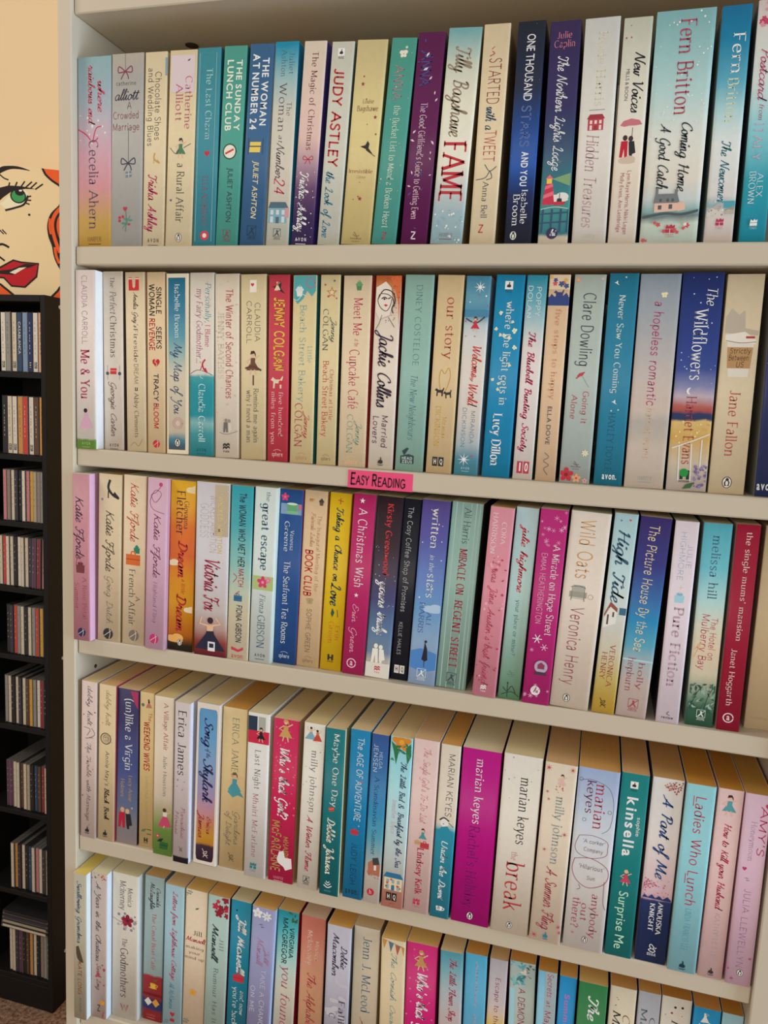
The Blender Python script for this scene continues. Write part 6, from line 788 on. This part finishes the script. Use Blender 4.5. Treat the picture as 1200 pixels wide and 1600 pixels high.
def make_book(place, spec, group, zshelf):
    x, w, h, lean, y = [v for v in place]; x, w, h, y = x / 1000, w / 1000, h / 1000, y / 1000
    label, bg, side, pages, els = spec
    rnd = random.Random(label); d = 0.126 + rnd.uniform(-.002, .001)
    bk = Book(w, h, d, 0.0)
    L = math.radians(lean)
    root = thing('paperback_book', (x, y, zshelf + 0.0001 + abs(math.sin(L)) * w / 2), label, 'book', group, (0, L, 0))
    stops = []
    for i, p in enumerate(bg.split()):
        c, t = p.split('@') if '@' in p else (p, '0'); stops.append((float(t), c))
    sides = side.split() if side else [stops[len(stops) // 2][1]]
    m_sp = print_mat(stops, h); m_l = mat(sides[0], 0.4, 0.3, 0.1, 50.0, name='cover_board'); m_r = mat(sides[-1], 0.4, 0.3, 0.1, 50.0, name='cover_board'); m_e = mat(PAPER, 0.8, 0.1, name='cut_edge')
    # cover: one bent board, spine and two sides
    c = 0.00034; hw = w / 2; n = 14
    xs = [-hw + 0.0000001] + [-hw + bk.r * (1 - math.cos(math.radians(a))) for a in (25, 50, 75)] + [(-hw + bk.r) + (w - 2 * bk.r) * i / n for i in range(1, n)] + [hw - bk.r * (1 - math.cos(math.radians(a))) for a in (75, 50, 25)] + [hw - 0.0000001]
    outer = [(-hw, d)] + [(q, bk.front(q)) for q in xs] + [(hw, d)]
    inner = [(-hw + c, d)] + [(q * (hw - c) / hw, bk.front(q) + c) for q in xs] + [(hw - c, d)]
    N = len(outer); cv = MB()
    V = [(a, b, 0) for a, b in outer] + [(a, b, h) for a, b in outer] + [(a, b, 0) for a, b in inner] + [(a, b, h) for a, b in inner]
    cv.add(V, [], m_sp)
    def faces(fs, m):
        k = cv.slot(m); cv.f += fs; cv.mi += [k] * len(fs)
    faces([(i, i + 1, N + i + 1, N + i) for i in range(1, N - 2)], m_sp)
    faces([(0, 1, N + 1, N)], m_l); faces([(N - 2, N - 1, 2 * N - 1, 2 * N - 2)], m_r)
    faces([(2 * N + i + 1, 2 * N + i, 3 * N + i, 3 * N + i + 1) for i in range(N - 1)], m_e)
    faces([(N + i, N + i + 1, 3 * N + i + 1, 3 * N + i) for i in range(N - 1)] + [(i + 1, i, 2 * N + i, 2 * N + i + 1) for i in range(N - 1)] + [(0, N, 3 * N, 2 * N), (2 * N - 1, N - 1, 3 * N - 1, 4 * N - 1)], m_e)
    o = cv.build('cover', root)
    me = o.data; me.polygons.foreach_set('use_smooth', [2 <= i + 1 <= N - 3 and i < N - 3 for i in range(len(me.polygons))]); me.update()
    # page block, trimmed flush with the cover
    pb = MB(); b0 = bk.b + bk.r * 0.4 + c
    pb.box(-hw + c + .00002, hw - c - .00002, b0, d - 0.0006, 0.0002, h - 0.0003, page_mat(pages or rnd.choice(['cdb598', 'c8ae8c', 'c4a478', 'd2bea4'])))
    pb.build('page_block', root)
    for e in els.split(';'):
        e = e.strip()
        if e: bk.element(e)
    for part, mb in bk.parts.items(): mb.build(part if isinstance(part, str) else part[0], o)
    return root
# ------------------------------------------------------------------ the setting
wall_m = mat('e4c6a0', 0.8, 0.15, 0.03, 9.0, bump=0.06, name='wall_paint')
def carpet_mat():
    m, nt, bs = base_mat('carpet'); bs.inputs['Roughness'].default_value = 0.95; bs.inputs['Specular IOR Level'].default_value = 0.05
    tc = nt.nodes.new('ShaderNodeTexCoord'); nz = nt.nodes.new('ShaderNodeTexNoise'); nz.inputs['Scale'].default_value = 95; nz.inputs['Detail'].default_value = 6; nz.inputs['Roughness'].default_value = 0.75
    cr = nt.nodes.new('ShaderNodeValToRGB'); el = cr.color_ramp.elements
    el[0].position = 0.38; el[0].color = rgb('5c4036') + (1,); el[1].position = 0.62; el[1].color = rgb('b09078') + (1,)
    nt.links.new(tc.outputs['Object'], nz.inputs['Vector']); nt.links.new(nz.outputs['Fac'], cr.inputs[0]); nt.links.new(cr.outputs[0], bs.inputs['Base Color'])
    bp = nt.nodes.new('ShaderNodeBump'); bp.inputs['Strength'].default_value = 0.6; bp.inputs['Distance'].default_value = 0.006
    nt.links.new(nz.outputs['Fac'], bp.inputs['Height']); nt.links.new(bp.outputs['Normal'], bs.inputs['Normal'])
    return m
mb = MB(); mb.box(-3.0, 3.0, -3.2, 1.2, -0.06, 0.0, carpet_mat()); struct(mb.build('floor'))
mb = MB(); mb.box(-3.0, -0.52, 0.965, 1.06, 0.0, 2.7, wall_m); struct(mb.build('wall_left'))
mb = MB(); mb.box(-0.52, 3.0, 0.30, 1.06, 0.0, 2.7, wall_m); struct(mb.build('wall_back'))
mb = MB(); mb.box(-3.0, -0.52, 0.953, 0.965, 0.0, 0.09, mat('d8d0c0', 0.5, 0.3, name='gloss_paint'), 0.003); struct(mb.build('baseboard_left'))

# ------------------------------------------------------------------ the bookcase
XL, XR = -0.5772, 0.1848
SHELF_Z = {'top': 1.7656, 'second': 1.5430, 'third': 1.3194, 'fourth': 1.0683, 'lowest': 0.8295}
board = mat('bdb19e', 0.5, 0.3, 0.02, 14.0, name='painted_board')
inside = mat('c8c0b4', 0.5, 0.3, 0.02, 14.0, name='painted_board')
case = thing('bookcase', (-0.196, 0.14, 0.0), 'tall cream-painted wooden bookcase packed with paperbacks on every shelf', 'bookcase')
def cpart(name, x0, x1, y0, y1, z0, z1, m, b=0.0012):
    q = MB(); q.box(x0 + 0.196, x1 + 0.196, y0 - 0.14, y1 - 0.14, z0, z1, m, b); return q.build(name, case)
cpart('side_panel', XL - 0.0175, XL, 0, 0.28, 0, 2.0255, board); cpart('side_panel', XR, XR + 0.0175, 0, 0.28, 0, 2.0255, board)
cpart('back_panel', XL + .0002, XR - .0002, 0.2745, 0.2795, 0.06, 2.02, inside, 0)
cpart('top_panel', XL + .0003, XR - .0003, 0.0045, 0.274, 2.0035, 2.0250, board)
for k, z in list(SHELF_Z.items()) + [('spare', 0.545), ('base', 0.10)]:
    cpart('shelf', XL + .0006, XR - .0006, 0.0045, 0.274, z - 0.0198, z, board, 0.0014)
cpart('plinth', XL + .0006, XR - .0006, 0.02, 0.035, 0, 0.08, board)
dk = mat('4a3a30', 0.9, 0.05, name='hole')
q = MB(); q.disc((-0.487 + 0.196, 0.092 - 0.14, 2.0033), 0.0075, 2, 0.0006, dk); q.build('peg_hole', case)
for z in (1.273, 1.02, 1.235): 
    q = MB(); q.disc((XL + 0.0003 + 0.196, 0.038 - 0.14, z), 0.0024, 0, 0.0006, dk, 12); q.build('peg_hole', case)
for nm, z in SHELF_Z.items():
    for y in (0.038,):
        q = MB(); q.disc((XL + 0.004 + 0.196, 0.20 - 0.14, z - 0.0225), 0.0025, 0, 0.008, mat('a0a0a0', 0.3, 0.5, metal=1.0, name='steel'), 12); q.build('shelf_peg', case)

# pink shelf marker, written in black felt pen
lb = thing('shelf_label', (-0.2148, 0.0044, 1.5335), 'bright pink paper strip with black handwriting on the second shelf edge', 'label')
q = MB(); q.box(-0.0345, 0.0345, -0.0004, 0.0, -0.0105, 0.0078, mat('e84c78', 0.6, 0.2, 0.03, 200.0, name='pink_paper'), 0.0); q.build('paper_strip', lb)
V, F, L = layout('Easy Reading', 'hb')
def marker_word(txt, x0, x1, zb, zc):
    V, F, L = layout(txt, 'hb'); return [(x0 + x / L * (x1 - x0), -0.0006, zb + y * (zc - zb)) for x, y in V], F
q = MB(); pen = mat('1c1416', 0.5, 0.2, name='felt_pen')
for t, a, b, zb, zc in (('E', -.0315, -.0255, -.0065, .0048), ('ASY', -.0255, -.0112, -.0066, .0022), ('R', -.0085, -.0025, -.0068, .0044), ('EADING', -.0022, .0275, -.0070, .0016)):
    v, f = marker_word(t, a, b, zb, zc); q.add(v, f, pen)
q.build('handwriting', lb)

# ------------------------------------------------------------------ the paperbacks, one by one
for key, shelf, specs in (('R1', 'top', TOP), ('R2', 'second', SECOND), ('R3', 'third', THIRD), ('R4', 'fourth', FOURTH), ('R5', 'lowest', LOWEST)):
    for pl_, spec in zip(PLACES[key], specs):
        make_book(pl_, spec, 'paperbacks on the %s shelf' % shelf, SHELF_Z[shelf])

# ------------------------------------------------------------------ the black disc tower in the alcove
TX, TY = -1.246, 0.7777              # right outer edge and front of the tower
blk = mat('1a1818', 0.55, 0.25, 0.15, 30.0, name='black_veneer')
tower = thing('disc_tower', (TX - 0.11, TY + 0.085, 0.0), 'tall black wooden tower of narrow shelves full of compact discs', 'shelf unit')
def tpart(name, x0, x1, y0, y1, z0, z1, b=0.001):
    q = MB(); q.box(x0 - TX + 0.11, x1 - TX + 0.11, y0 - TY - 0.085, y1 - TY - 0.085, z0, z1, blk, b); return q.build(name, tower)
tpart('side_panel', TX - 0.014, TX, TY, TY + 0.17, 0, 1.818); tpart('side_panel', TX - 0.22, TX - 0.206, TY, TY + 0.17, 0, 1.818)
tpart('top_panel', TX - 0.2058, TX - 0.0142, TY, TY + 0.165, 1.803, 1.818); tpart('back_panel', TX - 0.2058, TX - 0.0142, TY + 0.165, TY + 0.17, 0, 1.8175, 0)
TZ = [1.642, 1.4485, 1.287, 1.1246, .9534, .770, .545, .322, .083]
for z in TZ: tpart('shelf', TX - 0.2058, TX - 0.0142, TY + 0.001, TY + 0.164, z - 0.013, z)
tpart('plinth', TX - 0.2058, TX - 0.0142, TY + 0.001, TY + 0.014, 0, 0.069)
for z in (1.797, 0.945, 0.145):
    q = MB(); q.disc((TX + 0.0003 - TX + 0.11, TY + 0.05 - TY - 0.085, z), 0.0045, 0, 0.001, mat('c8c4bc', 0.4, 0.5, name='cam_cover'), 14); q.build('screw_cover', tower)
plastic = mat('302e30', 0.25, 0.5, 0.1, 90.0, name='case_plastic'); grey_pl = mat('6c6864', 0.25, 0.5, 0.1, 90.0, name='case_plastic')
CN = {'c8bca8': 'cream', 'd0c8bc': 'white', 'c04038': 'red', '2a2828': 'black', '344868': 'blue', '28305c': 'navy', 'd0a080': 'peach', 'c08848': 'tan', 'd08c38': 'orange', '5c4434': 'brown', 'c89838': 'yellow', '5c3854': 'purple', 'c07880': 'pink', '8c8884': 'grey', '3c3844': 'charcoal', '8c2c38': 'crimson', '587050': 'green', 'a89c84': 'beige', '7890b0': 'pale blue', '8c7c74': 'taupe'}
ORD = ['outermost right', 'second from the right', 'third from the right', 'fourth from the right', 'fifth from the right', 'sixth from the right', 'seventh from the right', 'eighth from the right', 'ninth from the right', 'tenth from the right', 'eleventh from the right', 'twelfth from the right']
ROWN = ['top', 'second', 'third', 'fourth', 'fifth', 'sixth', 'seventh', 'eighth', 'lowest']
ROWS = [  # spine colours from the right-hand side inward
 'd0a080 d0c8bc 28305c 7890b0 344868 c8bca8 8c8884 d0c8bc',
 'd08c38 5c4434 d0c8bc c04038 c08848 d0c8bc c8bca8 2a2828',
 '8c8884 8c7c74 a89c84 c89838 c07880 d0c8bc 2a2828 3c3844 c8bca8 8c7c74 c07880',
 'c07880 8c2c38 5c3854 3c3844 c8bca8 c8bca8 d0c8bc 2a2828 c8bca8 d0c8bc c04038 c8bca8',
 '2a2828 c89838 c04038 8c8884 c8bca8 2a2828 c8bca8 8c8884 c04038 3c3844 2a2828',
 '2a2828 8c2c38 d0c8bc 8c8884 c89838 5c4434 c8bca8 3c3844 c8bca8 2a2828 c8bca8 8c8884',
 'c8bca8 8c2c38 5c4434 344868 2a2828 a89c84 c8bca8 5c4434 c8bca8 c8bca8 5c3854 5c3854',
 'a89c84 3c3844 c8bca8 c07880 c8bca8 344868 2a2828 c8bca8 3c3844 c08848 c8bca8',
 '587050 8c8884 8c7c74 2a2828 c8bca8 c08848 5c4434 2a2828 5c3854 3c3844 c8bca8 c8bca8']
def make_disc(x, z, h, t, col, words, label, group, kind, y=TY + 0.008, lean=0.0):
    root = thing('disc_case', (x, y, z + 0.0002 + abs(math.sin(lean)) * t / 2), label, 'compact disc', group, (0, lean, 0))
    q = MB(); hw = t / 2 - 0.0002
    m = plastic if kind else grey_pl
    q.box(-hw, -hw + 0.0016, 0.0006, 0.140, 0, h, m, 0.0003); q.box(hw - 0.0016, hw, 0.0006, 0.140, 0, h, m, 0.0003)      # lid and tray backs
    q.box(-hw + 0.0016, hw - 0.0016, 0.0022, 0.139, 0.0008, h - 0.0008, m); q.build('jewel_case', root)
    s = MB(); s.box(-hw + 0.0013, hw - 0.0013, 0.0004, 0.0024, 0.002, h - 0.002, mat(col, 0.35, 0.4, 0.12, 120.0, name='disc_card')); card = s.build('spine_card', root)
    ic = 'd8d0c4' if sum(int(col[i:i + 2], 16) for i in (0, 2, 4)) < 330 else '2c2824'
    g = MB()
    V, F, L = layout(words, 'sa'); zz0, zz1 = h * 0.84, h * 0.3
    g.add([((y_ - .5) * (t - .004) * .62, 0.00025, zz0 + x_ / L * (zz1 - zz0)) for x_, y_ in V], F, ink(ic))
    if kind == 2:
        for k in range(3):
            zc = 0.012 + k * 0.0052; w2 = t * .26
            g.add([(-w2, .0003, zc - .0022), (w2, .0003, zc - .0022), (w2, .0003, zc + .0022), (-w2, .0003, zc + .0022)], [(0, 1, 2, 3)], ink('1c1c1c'))
            V, F, L = layout('CBB'[k], 'sb')
            g.add([((y_ - .5) * w2 * 1.1, 0.0002, zc + .0014 - x_ / L * .0028) for x_, y_ in V], F, ink('e0dcd4'))
    g.build('spine_lettering', card)
    return root
_rs = random.Random(5)
for r, row in enumerate(ROWS):
    cols = row.split(); x = TX - 0.0145
    for i, c in enumerate(cols):
        big = r < 2; h = 0.1385 if big else 0.1245; t = (0.0146 if big else 0.0104)
        if r == 2 and i == 0: t = 0.012
        if x - t < TX - 0.2055: break
        kind = 2 if big and c in ('d0c8bc', 'c8bca8', '28305c') else 1 if c in ('2a2828', '3c3844', '344868', '5c4434') else 0
        lean = 0.03 if r == 3 else 0.012 * (i % 2) * (1 if r > 3 else 0)
        lean = 0.02 if r == 3 and i < 3 else 0.0
        wd = 'CASABLANCA' if (r == 0 and c == '344868') else ('- -- --- -- -' if big else '. . . . .')
        if lean: x -= 0.0028
        make_disc(x - t / 2, TZ[r], h, t, c, wd, '%s-spined disc case, %s on the %s shelf of the black tower' % (CN[c], ORD[i], ROWN[r]), 'disc cases on the %s shelf of the tower' % ROWN[r], kind, TY + 0.008 + _rs.uniform(0, .004), lean)
        x -= t + 0.0002
# four more cases lying flat on top of the lowest row
for k, c in enumerate(('2a2828', '3c3844', 'a89c84', 'c8bca8')[::-1]):
    root = thing('disc_case', (TX - 0.09, TY + 0.004 + 0.002 * k, TZ[8] + 0.1252 + k * 0.0106), '%s-edged disc case lying flat across the lowest row, %s of four' % (CN[c], ('bottom', 'second up', 'third up', 'topmost')[k]), 'compact disc', 'flat disc cases above the lowest tower row')
    q = MB(); q.box(-0.071, 0.071, 0.0006, 0.125, 0.0, 0.0045, grey_pl, 0.0003); q.box(-0.071, 0.071, 0.0006, 0.125, 0.0052, 0.0102, plastic, 0.0003); q.build('jewel_case', root)
    s = MB(); s.box(-0.066, 0.066, 0.0003, 0.003, 0.0022, 0.0082, mat(c, 0.35, 0.4, 0.12, 120.0, name='disc_card')); s.build('spine_card', root)

# ------------------------------------------------------------------ painted canvas standing on the tower
cvs = thing('painted_canvas', (-1.336, 0.8327, 1.8182), 'pop-style painting of a woman with green eye, red lips and orange hair', 'painting', None, (0, 0, math.radians(27)))
q = MB(); q.box(-0.125, 0.135, 0.0, 0.018, 0.0, 0.2965, mat('eacca4', 0.7, 0.15, 0.02, 40.0, bump=0.05, name='canvas'), 0.001); q.build('canvas', cvs)
art = MB(); _lay = [0]
def poly(pts, c):
    _lay[0] += 1; y = -0.0002 - 0.00002 * _lay[0]
    pts = [(max(-.124, min(.134, x / 1000)), max(.0008, min(.2957, z / 1000))) for x, z in pts]
    ar = sum(pts[i][0] * pts[(i + 1) % len(pts)][1] - pts[(i + 1) % len(pts)][0] * pts[i][1] for i in range(len(pts)))
    if ar < 0: pts = pts[::-1]
    art.add([(x, y, z) for x, z in pts], [tuple(range(len(pts)))], mat(c, 0.6, 0.2, 0.03, 60.0, name='acrylic'))
def brush(pts, wd, c, smooth=True):
    _lay[0] += 1; y = -0.0002 - 0.00002 * _lay[0]
    V, F = ribbon(_cr(pts, 5) if smooth else pts, wd)
    art.add([(max(-.124, min(.134, x / 1000)), y, max(.0008, min(.2957, z / 1000))) for x, z in V], F, mat(c, 0.6, 0.2, 0.03, 60.0, name='acrylic'))
BK, OR, RD = '241c1c', 'e45c28', 'b41c28'
def smooth_closed(p): return _cr(p + [p[0]], 5)
poly(_cr([(-75.0, 265.6), (-58.1, 288.4), (-39.5, 294.0), (-16.8, 294.4), (7.2, 287.6), (-16.9, 288.8), (-37.6, 286.4), (-58.4, 274.9), (-73.0, 259.5)], 4), BK)
brush([(-58.4, 272.4), (-50.3, 266.0), (-41.3, 263.1)], 3, BK)
poly([(-59.6, 207.8), (-51.2, 215.0), (-34.3, 233.7), (-5.1, 243.8), (3.2, 237.4), (-3.4, 213.2), (-34.9, 197.3), (-47.4, 197.0)], 'e8dcc0')
def disc2(cx, cz, rx, rz, c): poly([(cx + rx * math.cos(i * .3142), cz + rz * math.sin(i * .3142)) for i in range(20)], c)
disc2(-20, 229, 17.5, 16.5, BK); disc2(-20, 229, 14.5, 13.5, '3c9458'); disc2(-17, 238, 10, 8, BK); disc2(-15, 242, 3.4, 2.6, 'e8e4d8')
poly([(-71.6, 227.9), (-58.9, 244.0), (-40.3, 250.5), (-13.3, 251.5), (22.1, 248.3), (-5.0, 246.4), (-34.3, 237.9), (-51.0, 224.4), (-63.6, 211.6), (-72.0, 206.6)], BK)
for a, b in (((-40.3, 248.0), (-38.1, 256.8)), ((-25.8, 250.3), (-22.3, 259.3)), ((-13.3, 250.7), (-5.7, 262.5)), ((-2.9, 250.4), (9.8, 263.2)), ((7.5, 249.4), (20.2, 262.6)), ((17.9, 247.8), (33.6, 260.5)), ((-2.0, 221.9), (7.2, 222.0)), ((-0.3, 228.5), (7.3, 231.4)), ((-4.6, 215.2), (3.7, 213.0))):
    brush([a, b], 3.0, BK, False)
brush([(-47.4, 194.9), (-26.5, 202.4), (-7.6, 211.9), (1.0, 230.8)], 4.2, BK); disc2(3.4, 189.4, 2.6, 2.6, BK)
brush([(-60.6, 148.6), (-53.3, 141.5)], 2.6, BK); brush([(-55.6, 150.3), (-47.5, 142.0)], 2.6, BK); brush([(-69.6, 111.6), (-57.0, 117.9), (-43.0, 112.6)], 5, BK); brush([(-65.8, 91.1), (-52.7, 81.4)], 4, BK)
LIPS = [(-87.4, 50.3), (-62.2, 64.5), (-32.6, 83.5), (-15.8, 80.1), (22.3, 80.2), (17.6, 49.9), (-8.2, 24.1), (-37.7, 24.5), (-54.2, 42.0), (-79.3, 42.2)]
poly(LIPS, RD); brush(LIPS + [LIPS[0]], 4, BK, False); poly([(-79.1, 51.8), (-62.3, 57.5), (-37.1, 62.6), (-7.5, 77.2), (20.1, 78.4), (4, 70), (-10, 66), (-34, 50), (-60, 50)], BK); poly([(-41.4, 54.9), (-29.7, 52.3), (-4.1, 70.1), (-20.2, 67.1)], 'e8dcc8')
H1 = [(34.0, 295.5), (79.4, 295.2), (134, 295), (134, 240), (79.1, 255.7), (66.5, 263.0), (51.8, 273.5), (39.7, 282.5)]
poly(H1, OR); brush([(34.0, 295.5), (40.6, 282.6), (53.9, 271.1), (68.6, 262.4), (100, 246), (134, 236)], 5, BK)
poly(_cr([(134, 236), (78.9, 225.5), (66.1, 213.4), (49.8, 194.6), (42.8, 170.1), (45.0, 144.2), (52.5, 123.1), (57.4, 97.2), (69.1, 72.6), (82.0, 63.9), (134, 40)], 4), BK)
for s_, wd in (([(90, 218), (74.5, 212.1), (59.5, 193.4), (53.8, 171.1), (59.0, 141.1), (69.4, 111.4)], 8), ([(110, 205), (78.7, 195.2), (68.8, 180.9), (68.6, 159.2), (76.9, 133.7)], 8), ([(59.6, 119.1), (62.0, 101.8), (68.0, 86.0)], 6), ([(48.7, 184.1), (47.5, 166.2), (50.1, 150.7)], 4), ([(84, 170), (88, 130), (96, 90)], 8), ([(104, 190), (106, 140), (116, 90)], 8)):
    brush(s_, wd, OR)
poly([(-124, 40), (-79.5, 29.1), (-56.7, 20.4), (-33, 0.8), (-124, 0.8)], OR); brush([(-100, 34), (-67.0, 27.9), (-54.6, 20.5), (-30, 1)], 5, BK)
poly([(50, 0.8), (77.4, 32.5), (134, 50), (134, 0.8)], OR); brush([(47, 1), (64.4, 20.4), (77.4, 34.0), (134, 54)], 5, BK)
art.build('painted_face', cvs)
